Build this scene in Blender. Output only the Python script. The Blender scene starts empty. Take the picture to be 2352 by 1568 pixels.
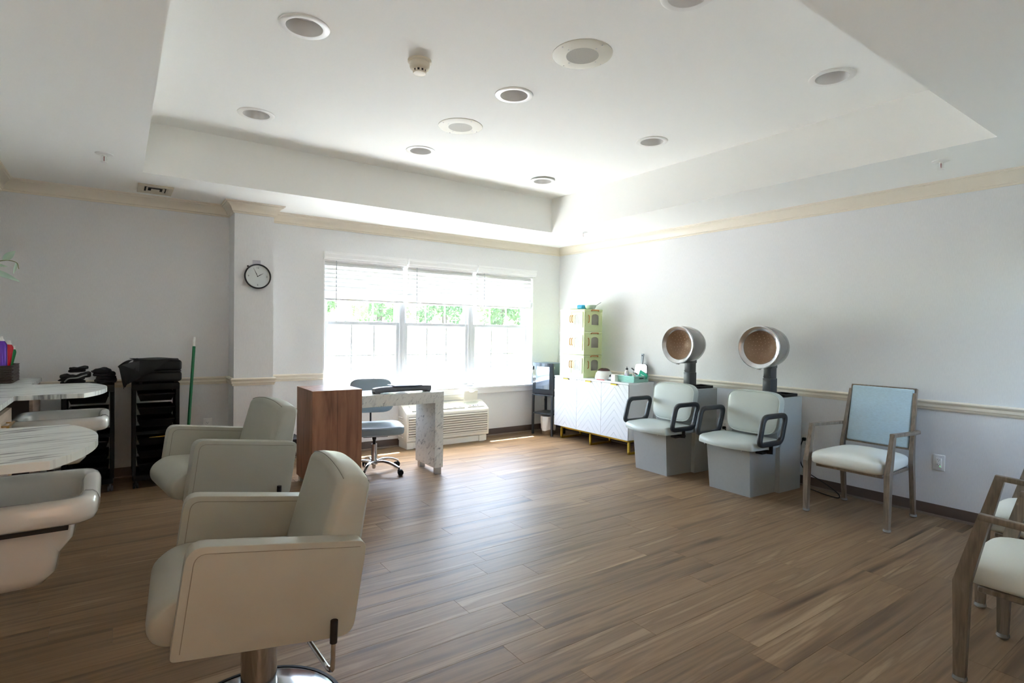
import bpy, bmesh, math, random
from mathutils import Vector, Matrix, Euler
random.seed(7)
S = bpy.context.scene
COL = S.collection
PI = math.pi

# ------------------------------------------------------------------ camera, sky, sun, exposure
CAM = Vector((-4.9065, -5.8402, 1.3079))
YAW, PITCH, ROLL, FPX = 0.61548, -0.017668, 0.014764, 1279.16
cam_d = bpy.data.cameras.new('camera'); cam = bpy.data.objects.new('camera', cam_d); COL.objects.link(cam)
cam_d.sensor_fit = 'HORIZONTAL'; cam_d.sensor_width = 36.0; cam_d.lens = FPX / 2352.0 * 36.0
cam_d.clip_start = 0.02; cam_d.clip_end = 400
fw = Vector((math.sin(YAW) * math.cos(PITCH), math.cos(YAW) * math.cos(PITCH), math.sin(PITCH)))
rt = Vector((math.cos(YAW), -math.sin(YAW), 0)); up = rt.cross(fw)
r2 = rt * math.cos(ROLL) + up * math.sin(ROLL); u2 = -rt * math.sin(ROLL) + up * math.cos(ROLL)
cam.matrix_world = Matrix(((r2.x, u2.x, -fw.x, CAM.x), (r2.y, u2.y, -fw.y, CAM.y), (r2.z, u2.z, -fw.z, CAM.z), (0, 0, 0, 1)))
S.camera = cam

w = bpy.data.worlds.new('sky'); S.world = w; w.use_nodes = True
wn = w.node_tree.nodes; wl = w.node_tree.links
bg = wn['Background']
sky = wn.new('ShaderNodeTexSky'); sky.sky_type = 'NISHITA'; sky.sun_disc = False
sky.sun_elevation = math.radians(66); sky.sun_rotation = math.radians(15); sky.air_density = 1.2; sky.dust_density = 3.0; sky.ozone_density = 1.0
wl.new(sky.outputs[0], bg.inputs[0]); bg.inputs[1].default_value = SKY_STRENGTH = 1.1

sun_d = bpy.data.lights.new('sun', 'SUN'); sun_d.energy = 14.0; sun_d.angle = math.radians(0.53); sun_d.color = (1.0, 0.98, 0.95)
sun = bpy.data.objects.new('sun', sun_d); COL.objects.link(sun)
sdir = Vector((0.28, 1.0, 2.64)).normalized()          # towards the sun, over the window wall
sun.rotation_euler = (-sdir).to_track_quat('-Z', 'Y').to_euler(); sun.location = (0, 8, 12)

S.view_settings.view_transform = 'Standard'; S.view_settings.look = 'None'
S.view_settings.gamma = 1.0; S.view_settings.use_curve_mapping = False
S.view_settings.exposure = 2.0
S.cycles.use_denoising = True
S.cycles.max_bounces = 14; S.cycles.diffuse_bounces = 8; S.cycles.glossy_bounces = 5
S.cycles.transmission_bounces = 8; S.cycles.transparent_max_bounces = 24
S.cycles.sample_clamp_indirect = 12.0
S.cycles.caustics_reflective = False; S.cycles.caustics_refractive = False

# ------------------------------------------------------------------ helpers
def tag(o, label=None, cat=None, group=None, kind=None):
    if label: o['label'] = label
    if cat: o['category'] = cat
    if group: o['group'] = group
    if kind: o['kind'] = kind
    return o

def thing(name, label, cat, loc=(0, 0, 0), rz=0.0, group=None):
    o = bpy.data.objects.new(name, None); COL.objects.link(o)
    o.empty_display_size = 0.05
    o.location = loc; o.rotation_euler = (0, 0, rz)
    return tag(o, label, cat, group)

def obj(name, bm, m, parent=None, smooth=True, ang=38, loc=None, rot=None):
    bmesh.ops.recalc_face_normals(bm, faces=bm.faces[:])
    lim = math.radians(ang)
    for f in bm.faces: f.smooth = smooth
    if smooth:
        for e in bm.edges:
            if len(e.link_faces) == 2 and e.calc_face_angle(0) > lim: e.smooth = False
    me = bpy.data.meshes.new(name); bm.to_mesh(me); bm.free()
    for mm in (m if isinstance(m, (list, tuple)) else [m]): me.materials.append(mm)
    o = bpy.data.objects.new(name, me); COL.objects.link(o)
    if parent: o.parent = parent
    if loc is not None: o.location = loc
    if rot is not None: o.rotation_euler = rot
    return o

def struct(name, bm, m, parent=None, smooth=True):
    o = obj(name, bm, m, parent, smooth)
    if parent is None: o['kind'] = 'structure'
    return o

def copy_tree(o, parent=None):
    c = o.copy(); COL.objects.link(c)
    if parent: c.parent = parent
    for ch in list(o.children): copy_tree(ch, c)
    return c

def B(): return bmesh.new()

def box(bm, x0, x1, y0, y1, z0, z1, bev=0.0, seg=2, M=None):
    tmp = bmesh.new()
    bmesh.ops.create_cube(tmp, size=1.0)
    for v in tmp.verts:
        v.co = Vector((x0 + (v.co.x + .5) * (x1 - x0), y0 + (v.co.y + .5) * (y1 - y0), z0 + (v.co.z + .5) * (z1 - z0)))
    if bev > 0: bmesh.ops.bevel(tmp, geom=tmp.edges[:], offset=bev, segments=seg, profile=0.5, affect='EDGES', clamp_overlap=True)
    return merge(bm, tmp, M)

def merge(bm, tmp, M=None):
    if M is not None: bmesh.ops.transform(tmp, matrix=M, verts=tmp.verts[:])
    me = bpy.data.meshes.new('tmp'); tmp.to_mesh(me); tmp.free()
    bm.from_mesh(me); bpy.data.meshes.remove(me)
    return bm

def prism(bm, pts, axis, a, b, bev=0.0, seg=2, M=None):
    """polygon pts (2D) extruded along axis: x -> (y,z), y -> (x,z), z -> (x,y)"""
    tmp = bmesh.new()
    def mk(p, t):
        return {'x': (t, p[0], p[1]), 'y': (p[0], t, p[1]), 'z': (p[0], p[1], t)}[axis]
    va = [tmp.verts.new(mk(p, a)) for p in pts]; vb = [tmp.verts.new(mk(p, b)) for p in pts]
    n = len(pts)
    tmp.faces.new(va); tmp.faces.new(list(reversed(vb)))
    for i in range(n): tmp.faces.new((va[i], vb[i], vb[(i + 1) % n], va[(i + 1) % n]))
    bmesh.ops.recalc_face_normals(tmp, faces=tmp.faces[:])
    if bev > 0: bmesh.ops.bevel(tmp, geom=tmp.edges[:], offset=bev, segments=seg, profile=0.5, affect='EDGES', clamp_overlap=True)
    return merge(bm, tmp, M)

def sweep(bm, pts, prof, closed=False, up=None, cap=True, scale=None):
    """sweep a 2D profile (list of (a,b)) along 3D pts with mitred corners"""
    pts = [Vector(p) for p in pts]; n = len(pts); rings = []
    up0 = Vector(up) if up is not None else None
    prev = None
    for i, p in enumerate(pts):
        if closed: d1 = (p - pts[i - 1]).normalized(); d2 = (pts[(i + 1) % n] - p).normalized()
        else:
            d1 = (p - pts[i - 1]).normalized() if i else (pts[1] - p).normalized()
            d2 = (pts[i + 1] - p).normalized() if i < n - 1 else d1
        t = (d1 + d2)
        t = d1 if t.length < 1e-6 else t.normalized()
        if up0 is not None:
            s = d1.cross(up0)
            if s.length < 1e-5: s = d2.cross(up0)
            s2 = d2.cross(up0)
            side = t.cross(up0); side.normalize()
            nn = side.cross(t).normalized()
        else:
            if prev is None:
                a = Vector((0, 0, 1)) if abs(t.z) < 0.9 else Vector((1, 0, 0))
                side = t.cross(a).normalized()
            else:
                side = (prev - t * prev.dot(t)).normalized()
            nn = side.cross(t).normalized(); prev = side
        k = 1.0 / max(0.35, math.sqrt(max(0.0, (1 + d1.dot(d2)) / 2)))
        bend = (d2 - d1)
        sc = scale[i] if scale else 1.0
        ring = []
        for a, b in prof:
            off = side * a * sc + nn * b * sc
            if bend.length > 1e-5:
                bn = bend.normalized(); off = off + bn * off.dot(bn) * (k - 1)
            ring.append(bm.verts.new(p + off))
        rings.append(ring)
    m = len(prof)
    for i in range(n if closed else n - 1):
        A, C = rings[i], rings[(i + 1) % n]
        for j in range(m): bm.faces.new((A[j], A[(j + 1) % m], C[(j + 1) % m], C[j]))
    if cap and not closed:
        bm.faces.new(list(reversed(rings[0]))); bm.faces.new(rings[-1])
    return bm

def circ(r, n=12, ry=None):
    return [(r * math.cos(2 * PI * i / n), (ry or r) * math.sin(2 * PI * i / n)) for i in range(n)]

def rrect(w_, h_, r, n=4):
    out = []
    for cx, cy, a0 in ((w_ / 2 - r, h_ / 2 - r, 0), (-w_ / 2 + r, h_ / 2 - r, 90), (-w_ / 2 + r, -h_ / 2 + r, 180), (w_ / 2 - r, -h_ / 2 + r, 270)):
        for i in range(n + 1):
            a = math.radians(a0 + 90 * i / n); out.append((cx + r * math.cos(a), cy + r * math.sin(a)))
    return out

def tube(bm, pts, r, n=10, closed=False, scale=None): return sweep(bm, pts, circ(r, n), closed, scale=scale)

def smooth_path(pts, k=6, closed=False):
    """Catmull-Rom"""
    P_ = [Vector(p) for p in pts]; n = len(P_); out = []
    rng = range(n) if closed else range(n - 1)
    for i in rng:
        p0 = P_[(i - 1) % n] if closed or i else P_[0] * 2 - P_[1]
        p1 = P_[i]; p2 = P_[(i + 1) % n]
        p3 = P_[(i + 2) % n] if closed or i < n - 2 else P_[-1] * 2 - P_[-2]
        for j in range(k):
            t = j / k
            out.append(0.5 * ((2 * p1) + (p2 - p0) * t + (2 * p0 - 5 * p1 + 4 * p2 - p3) * t * t + (3 * p1 - p0 - 3 * p2 + p3) * t ** 3))
    if not closed: out.append(P_[-1])
    return out

def lathe(bm, prof, n=24, M=None, closed=False):
    tmp = bmesh.new(); rings = []
    for r, z in prof:
        if r < 1e-6: rings.append([tmp.verts.new((0, 0, z))])
        else: rings.append([tmp.verts.new((r * math.cos(2 * PI * i / n), r * math.sin(2 * PI * i / n), z)) for i in range(n)])
    L = len(rings)
    for k in range(L if closed else L - 1):
        a, b = rings[k], rings[(k + 1) % L]
        for i in range(n):
            j = (i + 1) % n
            if len(a) == 1 and len(b) == 1: continue
            if len(a) == 1: tmp.faces.new((a[0], b[j], b[i]))
            elif len(b) == 1: tmp.faces.new((a[i], a[j], b[0]))
            else: tmp.faces.new((a[i], a[j], b[j], b[i]))
    return merge(bm, tmp, M)

def loft(bm, rings, closed_ring=True, cap0=True, cap1=True, M=None):
    tmp = bmesh.new()
    R = [[tmp.verts.new(p) for p in r] for r in rings]; m = len(R[0])
    for i in range(len(R) - 1):
        for j in range(m if closed_ring else m - 1):
            tmp.faces.new((R[i][j], R[i][(j + 1) % m], R[i + 1][(j + 1) % m], R[i + 1][j]))
    if cap0: tmp.faces.new(list(reversed(R[0])))
    if cap1: tmp.faces.new(R[-1])
    return merge(bm, tmp, M)

def cushion(bm, sx, sy, sz, e1=0.35, e2=0.35, nu=32, nv=14, M=None, fn=None):
    """superellipsoid pad, half-sizes sx sy sz"""
    tmp = bmesh.new(); rows = []
    def sp(c, e): return math.copysign(abs(c) ** e, c)
    for i in range(nv + 1):
        ph = -PI / 2 + PI * i / nv
        if i in (0, nv): rows.append([tmp.verts.new((0, 0, sz * math.copysign(1, ph)))]); continue
        cp, s_ = sp(math.cos(ph), e1), sp(math.sin(ph), e1)
        rows.append([tmp.verts.new((sx * cp * sp(math.cos(2 * PI * j / nu), e2), sy * cp * sp(math.sin(2 * PI * j / nu), e2), sz * s_)) for j in range(nu)])
    for i in range(nv):
        a, b = rows[i], rows[i + 1]
        for j in range(nu):
            k = (j + 1) % nu
            if len(a) == 1: tmp.faces.new((a[0], b[k], b[j]))
            elif len(b) == 1: tmp.faces.new((a[j], a[k], b[0]))
            else: tmp.faces.new((a[j], a[k], b[k], b[j]))
    if fn:
        for v in tmp.verts: v.co = Vector(fn(v.co))
    return merge(bm, tmp, M)

def T(x=0, y=0, z=0, rx=0, ry=0, rz=0): return Matrix.Translation((x, y, z)) @ Euler((rx, ry, rz)).to_matrix().to_4x4()

def sheet(bm, fn, nu, nv, th=0.0, M=None):
    """grid surface fn(u,v)->xyz, optional thickness"""
    tmp = bmesh.new()
    g = [[tmp.verts.new(fn(i / nu, j / nv)) for j in range(nv + 1)] for i in range(nu + 1)]
    for i in range(nu):
        for j in range(nv): tmp.faces.new((g[i][j], g[i + 1][j], g[i + 1][j + 1], g[i][j + 1]))
    if th:
        bmesh.ops.recalc_face_normals(tmp, faces=tmp.faces[:])
        bmesh.ops.solidify(tmp, geom=tmp.faces[:], thickness=th)
    return merge(bm, tmp, M)

def bez_round(pts, r, n=4):
    """round the corners of a 2D polygon"""
    out = []; m = len(pts)
    for i in range(m):
        p = Vector(pts[i]); a = Vector(pts[i - 1]) - p; b = Vector(pts[(i + 1) % m]) - p
        rr = r[i] if isinstance(r, (list, tuple)) else r
        rr = min(rr, a.length * .48, b.length * .48)
        if rr < 1e-4: out.append(tuple(p)); continue
        A, C = p + a.normalized() * rr, p + b.normalized() * rr
        for k in range(n + 1):
            t = k / n; out.append(tuple((1 - t) ** 2 * A + 2 * t * (1 - t) * p + t * t * C))
    return out

def bez3(pts, r, n=4):
    out = []; m = len(pts)
    for i in range(m):
        p = Vector(pts[i])
        if i in (0, m - 1): out.append(p); continue
        a = Vector(pts[i - 1]) - p; b = Vector(pts[i + 1]) - p; rr = min(r, a.length * .45, b.length * .45)
        A, C = p + a.normalized() * rr, p + b.normalized() * rr
        for k in range(n + 1):
            t = k / n; out.append((1 - t) ** 2 * A + 2 * t * (1 - t) * p + t * t * C)
    return out

# ------------------------------------------------------------------ materials
def lin(c): return tuple(((x / 255.0) / 12.92 if x / 255.0 <= 0.04045 else ((x / 255.0 + 0.055) / 1.055) ** 2.4) for x in c)

def mat(name, rgb, rough=0.5, metal=0.0, spec=0.5, bump=None, vary=None, coat=0.0, emit=None, sheen=0.0, trans=0.0, scale=(1, 1, 1)):
    """rgb sRGB 0-255; bump=(noise scale, strength, distance); vary=(noise scale, amount)"""
    m = bpy.data.materials.new(name); m.use_nodes = True
    nt = m.node_tree; N = nt.nodes; L = nt.links; p = N['Principled BSDF']
    c = lin(rgb) + (1,)
    p.inputs['Base Color'].default_value = c; p.inputs['Roughness'].default_value = rough
    p.inputs['Metallic'].default_value = metal; p.inputs['Specular IOR Level'].default_value = spec
    p.inputs['Coat Weight'].default_value = coat; p.inputs['Coat Roughness'].default_value = 0.1
    p.inputs['Sheen Weight'].default_value = sheen
    if emit: p.inputs['Emission Color'].default_value = lin(emit[0]) + (1,); p.inputs['Emission Strength'].default_value = emit[1]
    if bump or vary:
        tc = N.new('ShaderNodeTexCoord'); mp = N.new('ShaderNodeMapping'); L.new(tc.outputs['Object'], mp.inputs[0]); mp.inputs['Scale'].default_value = scale
    if vary:
        nz = N.new('ShaderNodeTexNoise'); nz.inputs['Scale'].default_value = vary[0]; nz.inputs['Detail'].default_value = 5; L.new(mp.outputs[0], nz.inputs['Vector'])
        r = N.new('ShaderNodeMapRange'); r.inputs[1].default_value = .3; r.inputs[2].default_value = .7
        r.inputs[3].default_value = 1 - vary[1]; r.inputs[4].default_value = 1 + vary[1]; L.new(nz.outputs[0], r.inputs[0])
        mx = N.new('ShaderNodeMix'); mx.data_type = 'RGBA'; mx.blend_type = 'MULTIPLY'; mx.inputs[0].default_value = 1; mx.inputs[6].default_value = c
        L.new(r.outputs[0], mx.inputs[7]); L.new(mx.outputs[2], p.inputs['Base Color'])
    if bump:
        nb = N.new('ShaderNodeTexNoise'); nb.inputs['Scale'].default_value = bump[0]; nb.inputs['Detail'].default_value = 3; L.new(mp.outputs[0], nb.inputs['Vector'])
        bp = N.new('ShaderNodeBump'); bp.inputs['Strength'].default_value = bump[1]; bp.inputs['Distance'].default_value = bump[2]
        L.new(nb.outputs[0], bp.inputs['Height']); L.new(bp.outputs[0], p.inputs['Normal'])
    return m

def ramp_mat(name, stops, rough=0.5, scale=(1, 1, 1), nscale=3.0, detail=6, dist=0.6, rand=False, bump=0.0, spec=0.5, metal=0, second=None):
    """noise driven colour ramp in object space; used for woods and marble"""
    m = bpy.data.materials.new(name); m.use_nodes = True
    nt = m.node_tree; N = nt.nodes; L = nt.links; p = N['Principled BSDF']
    tc = N.new('ShaderNodeTexCoord'); mp = N.new('ShaderNodeMapping'); mp.inputs['Scale'].default_value = scale
    L.new(tc.outputs['Object'], mp.inputs[0])
    nz = N.new('ShaderNodeTexNoise'); nz.inputs['Scale'].default_value = nscale; nz.inputs['Detail'].default_value = detail; nz.inputs['Distortion'].default_value = dist
    if rand:
        oi = N.new('ShaderNodeObjectInfo'); ml = N.new('ShaderNodeVectorMath'); ml.operation = 'SCALE'
        cb = N.new('ShaderNodeCombineXYZ'); 
        mu = N.new('ShaderNodeMath'); mu.operation = 'MULTIPLY'; mu.inputs[1].default_value = 97.0; L.new(oi.outputs['Random'], mu.inputs[0])
        L.new(mu.outputs[0], cb.inputs[0]); L.new(mu.outputs[0], cb.inputs[1]); L.new(oi.outputs['Random'], cb.inputs[2])
        ad = N.new('ShaderNodeVectorMath'); ad.operation = 'ADD'; L.new(mp.outputs[0], ad.inputs[0]); L.new(cb.outputs[0], ad.inputs[1])
        L.new(ad.outputs[0], nz.inputs['Vector'])
    else: L.new(mp.outputs[0], nz.inputs['Vector'])
    cr = N.new('ShaderNodeValToRGB'); L.new(nz.outputs[0], cr.inputs[0])
    e = cr.color_ramp.elements
    while len(e) > 1: e.remove(e[-1])
    e[0].position = stops[0][0]; e[0].color = lin(stops[0][1]) + (1,)
    for t, c in stops[1:]:
        x = e.new(t); x.color = lin(c) + (1,)
    out = cr.outputs[0]
    if rand:
        hs = N.new('ShaderNodeMapRange'); hs.inputs[3].default_value = 0.86; hs.inputs[4].default_value = 1.13; L.new(oi.outputs['Random'], hs.inputs[0])
        mx = N.new('ShaderNodeMix'); mx.data_type = 'RGBA'; mx.blend_type = 'MULTIPLY'; mx.inputs[0].default_value = 1
        L.new(out, mx.inputs[6]); L.new(hs.outputs[0], mx.inputs[7]); out = mx.outputs[2]
    L.new(out, p.inputs['Base Color']); p.inputs['Roughness'].default_value = rough; p.inputs['Specular IOR Level'].default_value = spec; p.inputs['Metallic'].default_value = metal
    if bump:
        bp = N.new('ShaderNodeBump'); bp.inputs['Strength'].default_value = bump; bp.inputs['Distance'].default_value = 0.002
        L.new(nz.outputs[0], bp.inputs['Height']); L.new(bp.outputs[0], p.inputs['Normal'])
    return m

def glass_mat(name, tint=(255, 255, 255), refl=0.06, rough=0.0):
    m = bpy.data.materials.new(name); m.use_nodes = True
    nt = m.node_tree; N = nt.nodes; L = nt.links; N.remove(N['Principled BSDF']); o = N['Material Output']
    t = N.new('ShaderNodeBsdfTransparent'); t.inputs[0].default_value = lin(tint) + (1,)
    g = N.new('ShaderNodeBsdfGlossy'); g.inputs['Roughness'].default_value = rough
    mx = N.new('ShaderNodeMixShader'); mx.inputs[0].default_value = refl
    L.new(t.outputs[0], mx.inputs[1]); L.new(g.outputs[0], mx.inputs[2]); L.new(mx.outputs[0], o.inputs[0])
    return m

M_WALL = mat('wallpaper', (228, 229, 230), 0.75, spec=0.25, bump=(90, 0.25, 0.002), vary=(60, 0.03), scale=(4, 4, 0.5))
M_CEIL = mat('ceiling_paint', (247, 248, 245), 0.85, spec=0.2)
M_TRIM = mat('cream_trim_paint', (233, 225, 209), 0.4)
M_WHITE = mat('white_vinyl', (240, 241, 242), 0.4)
M_SASH = mat('window_sash_vinyl', (206, 210, 215), 0.4)
M_BASE = mat('brown_vinyl_base', (84, 68, 58), 0.5)
M_SHOE = mat('brown_shoe_strip', (120, 104, 92), 0.5)
M_GLASS = glass_mat('window_glass', (250, 252, 252), 0.05)
_gn = M_GLASS.node_tree; _gt = _gn.nodes.new('ShaderNodeBsdfTranslucent'); _gt.inputs[0].default_value = (1, 1, 1, 1); _gm = _gn.nodes.new('ShaderNodeMixShader'); _gm.inputs[0].default_value = 0.005   # translucent share lays a painted haze over the view
_gn.links.new(_gn.nodes['Mix Shader'].outputs[0], _gm.inputs[1]); _gn.links.new(_gt.outputs[0], _gm.inputs[2]); _gn.links.new(_gm.outputs[0], _gn.nodes['Material Output'].inputs[0])
M_BLIND = bpy.data.materials.new('white_blind_slat'); M_BLIND.use_nodes = True
_n = M_BLIND.node_tree.nodes; _l = M_BLIND.node_tree.links; _p = _n['Principled BSDF']
_p.inputs['Base Color'].default_value = lin((236, 237, 236)) + (1,); _p.inputs['Roughness'].default_value = 0.45
_tr = _n.new('ShaderNodeBsdfTranslucent'); _tr.inputs[0].default_value = lin((225, 228, 226)) + (1,)
_mx = _n.new('ShaderNodeMixShader'); _mx.inputs[0].default_value = 0.06
_l.new(_p.outputs[0], _mx.inputs[1]); _l.new(_tr.outputs[0], _mx.inputs[2]); _l.new(_mx.outputs[0], _n['Material Output'].inputs[0])
M_PLANK = ramp_mat('wood_look_vinyl_plank', [(0.24, (80, 60, 42)), (0.38, (114, 90, 65)), (0.50, (138, 112, 83)), (0.59, (122, 97, 70)), (0.68, (158, 133, 103)), (0.80, (114, 90, 66))],
                   rough=0.44, scale=(0.5, 9, 1), nscale=1.7, detail=6, dist=0.45, rand=True, bump=0.06)
M_PLANK.node_tree.nodes['Principled BSDF'].inputs['Specular IOR Level'].default_value = 0.34
M_BLACK = mat('black_plastic', (18, 18, 20), 0.45, spec=0.35)
M_CHROME = mat('chrome', (215, 218, 222), 0.12, 1.0)
M_GOLD = mat('brass', (196, 160, 96), 0.3, 1.0)
# ------------------------------------------------------------------ room shell
XL, YF, ZS, ZT = -5.66, -5.97, 2.44, 2.815
TX0, TX1, TY0, TY1 = -4.762, -0.885, -4.835, -0.895       # tray opening
WX0, WX1, WZ0, WZ1 = -3.175, -0.44, 0.625, 2.06           # window opening
WT = 0.2
bm = B(); box(bm, XL - 0.2, 0.2, YF - 0.2, 0.2, -0.12, -0.004); floor = struct('floor', bm, M_BASE)

# wood look planks, laid along X, each one a part of the floor
PW, PL = 0.152, 1.22
def plank_mesh(x0, x1, y0, y1):
    bm = B(); box(bm, x0, x1, y0, y1, -0.004, 0.0)
    top = [e for e in bm.edges if all(abs(v.co.z) < 1e-6 for v in e.verts)]
    bmesh.ops.bevel(bm, geom=top, offset=0.0007, segments=1, affect='EDGES')
    return bm
full = None; row = 0; y = 0.0
while y > YF:
    y0 = max(y - PW, YF); x = XL - random.random() * PL
    while x < 0:
        a, b = max(x, XL), min(x + PL, 0.0)
        if b - a > 0.02:
            if abs((b - a) - PL) < 1e-6 and abs((y - y0) - PW) < 1e-6:
                if full is None: full = obj('floor_plank', plank_mesh(0.0003, PL - 0.0003, 0.0003, PW - 0.0003), M_PLANK, floor, smooth=False); o = full
                else: o = full.copy(); COL.objects.link(o)
                o.location = (a, y0, 0)
            else:
                o = obj('floor_plank', plank_mesh(0.0004, b - a - 0.0004, 0.0004, y - y0 - 0.0004), M_PLANK, floor, smooth=False); o.location = (a, y0, 0)
        x += PL
    y -= PW

# walls
bm = B()
box(bm, XL - .2, WX0, 0, WT, -.1, 3.0); box(bm, WX1, .2, 0, WT, -.1, 3.0); box(bm, WX0, WX1, 0, WT, -.1, WZ0); box(bm, WX0, WX1, 0, WT, WZ1, 3.0)
struct('wall_back', bm, M_WALL, smooth=False)
bm = B(); box(bm, 0, .2, YF, 0, -.1, 3.0); struct('wall_right', bm, M_WALL, smooth=False)
bm = B(); box(bm, XL - .2, XL, YF, 0, -.1, 3.0); struct('wall_left', bm, M_WALL, smooth=False)
FX0, FX1 = -1.05, -0.20                                     # added front wall window for fill light, behind the camera
DX0, DX1, DZ = -5.35, -4.45, 2.08                           # added doorway behind the camera, lets warm fill in
bm = B(); box(bm, XL - .2, DX0, YF - .2, YF, -.1, 3.0); box(bm, DX1, FX0, YF - .2, YF, -.1, 3.0); box(bm, FX1, .2, YF - .2, YF, -.1, 3.0); box(bm, FX0, FX1, YF - .2, YF, -.1, 0.95); box(bm, FX0, FX1, YF - .2, YF, 2.1, 3.0); box(bm, DX0, DX1, YF - .2, YF, DZ, 3.0); struct('wall_front', bm, M_WALL, smooth=False)
M_HALL = mat('warm_fill_hall_paint', (226, 206, 182), 0.8)
bm = B()
box(bm, -6.6, -3.2, -7.9, -7.7, -.1, 2.6); box(bm, -6.8, -6.6, -7.9, YF - .2, -.1, 2.6); box(bm, -3.2, -3.0, -7.9, YF - .2, -.1, 2.6); box(bm, -6.8, -3.0, -7.9, YF - .2, 2.5, 2.6); box(bm, -6.8, -3.0, -7.9, YF - .2, -.12, -0.004)
struct('wall_fill_hall', bm, M_HALL, smooth=False)  # unseen hall, added to carry warm fill to the doorway
hl_d = bpy.data.lights.new('hall_fill_light', 'AREA'); hl_d.shape = 'DISK'; hl_d.size = 0.5; hl_d.energy = 2.8; hl_d.color = (1.0, 0.50, 0.28)
hl_o = bpy.data.objects.new('hall_fill_light', hl_d); COL.objects.link(hl_o); hl_o.location = (-4.9, -6.95, 2.48)  # unseen light, added as warm fill through the doorway
CX0, CX1, CY = -4.055, -3.722, -0.29
bm = B(); box(bm, CX0, CX1, CY, 0.001, 0, ZS); struct('wall_pier', bm, M_WALL, smooth=False)

# ceiling: low border, tray sides, and the tray top with a round hole for every downlight
LIGHTS = [(-4.15, -2.935), (-4.115, -1.555), (-2.84, -4.235), (-2.85, -2.914), (-2.837, -1.545), (-1.52, -4.235), (-1.49, -2.87), (-1.478, -1.475)]
LR = 0.092
bm = B()
box(bm, XL - .2, .2, YF - .2, .2, ZT + 0.21, ZT + 0.3)
for a in ((XL, 0, TY1, 0), (XL, 0, YF, TY0), (XL, TX0, TY0, TY1), (TX1, 0, TY0, TY1)): box(bm, a[0], a[1], a[2], a[3], ZS, ZT + 0.2)
def quad(*p): bm.faces.new([bm.verts.new(q) for q in p])
obj_edges = []
tmp = bmesh.new()
vs = [tmp.verts.new(p) for p in ((TX0, TY0, ZT), (TX1, TY0, ZT), (TX1, TY1, ZT), (TX0, TY1, ZT))]
ed = [tmp.edges.new((vs[i], vs[(i + 1) % 4])) for i in range(4)]
for lx, ly in LIGHTS:
    cv = [tmp.verts.new((lx + LR * math.cos(2 * PI * i / 32), ly + LR * math.sin(2 * PI * i / 32), ZT)) for i in range(32)]
    ed += [tmp.edges.new((cv[i], cv[(i + 1) % 32])) for i in range(32)]
bmesh.ops.triangle_fill(tmp, use_beauty=True, use_dissolve=False, edges=ed)
merge(bm, tmp)
struct('ceiling', bm, M_CEIL, smooth=False)

# crown moulding, chair rail, base: profile swept round the room
def run(prof, path):
    bm = B(); sweep(bm, path, prof, up=(0, 0, 1)); return bm
# path direction keeps the room on the left side: profile a = outwards to the right of travel (negative = into the room)
crown = [(0, 0), (0, -0.100), (-0.012, -0.100), (-0.014, -0.088), (-0.022, -0.084), (-0.024, -0.074), (-0.034, -0.052), (-0.052, -0.030), (-0.070, -0.020), (-0.072, -0.012), (-0.082, -0.010), (-0.085, 0)]
rail = [(0, 0.850), (0, 0.780), (-0.010, 0.780), (-0.014, 0.790), (-0.014, 0.797), (-0.020, 0.802), (-0.020, 0.822), (-0.026, 0.828), (-0.028, 0.840), (-0.020, 0.850)]
base = [(0, 0.0), (0, 0.087), (-0.006, 0.087), (-0.009, 0.08), (-0.009, 0.0)]
shoe = [(-0.009, 0.0), (-0.009, 0.016), (-0.018, 0.012), (-0.022, 0.0)]
def off(p, z): return [(a, b + z) for a, b in p]
path_r = [(0, 0), (0, YF)]
def P3(l, z=0): return [(x, y, z) for x, y in l]
# travelling clockwise seen from above: left wall -> back wall -> right wall; the room lies to the right of travel
flip = lambda pr: [(-a, b) for a, b in pr]
back_all = [(DX0 - 0.05, YF), (XL, YF), (XL, 0), (CX0, 0), (CX0, CY), (CX1, CY), (CX1, 0), (0, 0), (0, YF), (DX1 + 0.05, YF)]
crown_all = [(XL, YF + 1e-3)] + back_all[2:9] + [(XL, YF)]
struct('trim_1', run(off(flip(crown), ZS), P3(crown_all)), M_TRIM)
struct('trim_2', run(flip(rail), P3([(XL, YF), (XL, 0), (CX0, 0), (CX0, CY), (CX1, CY), (CX1, 0), (WX0 - 0.002, 0)])), M_TRIM)
struct('trim_3', run(flip(rail), P3([(WX1 + 0.002, 0), (0, 0), (0, YF), (DX1 + 0.05, YF)])), M_TRIM)
b0 = run(flip(base), P3(back_all)); struct('baseboard_back', b0, M_BASE)
b1 = run(flip(shoe), P3(back_all)); struct('trim_4', b1, M_SHOE)

# window stool and apron
bm = B(); box(bm, WX0 - 0.035, WX1 + 0.04, -0.055, 0.09, WZ0 - 0.022, WZ0 + 0.003, 0.006, 2); box(bm, WX0 - 0.0, WX1 + 0.005, -0.022, 0.0, WZ0 - 0.085, WZ0 - 0.022, 0.004, 1)
struct('trim_5', bm, M_WHITE)
bm = B()   # white lining of the opening
box(bm, WX0 - .001, WX0 + 0.012, 0.001, WT, WZ0, WZ1); box(bm, WX1 - 0.012, WX1 + .001, 0.001, WT, WZ0, WZ1); box(bm, WX0, WX1, 0.001, WT, WZ1 - 0.012, WZ1 + .001)
struct('trim_6', bm, M_WHITE, smooth=False)

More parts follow.
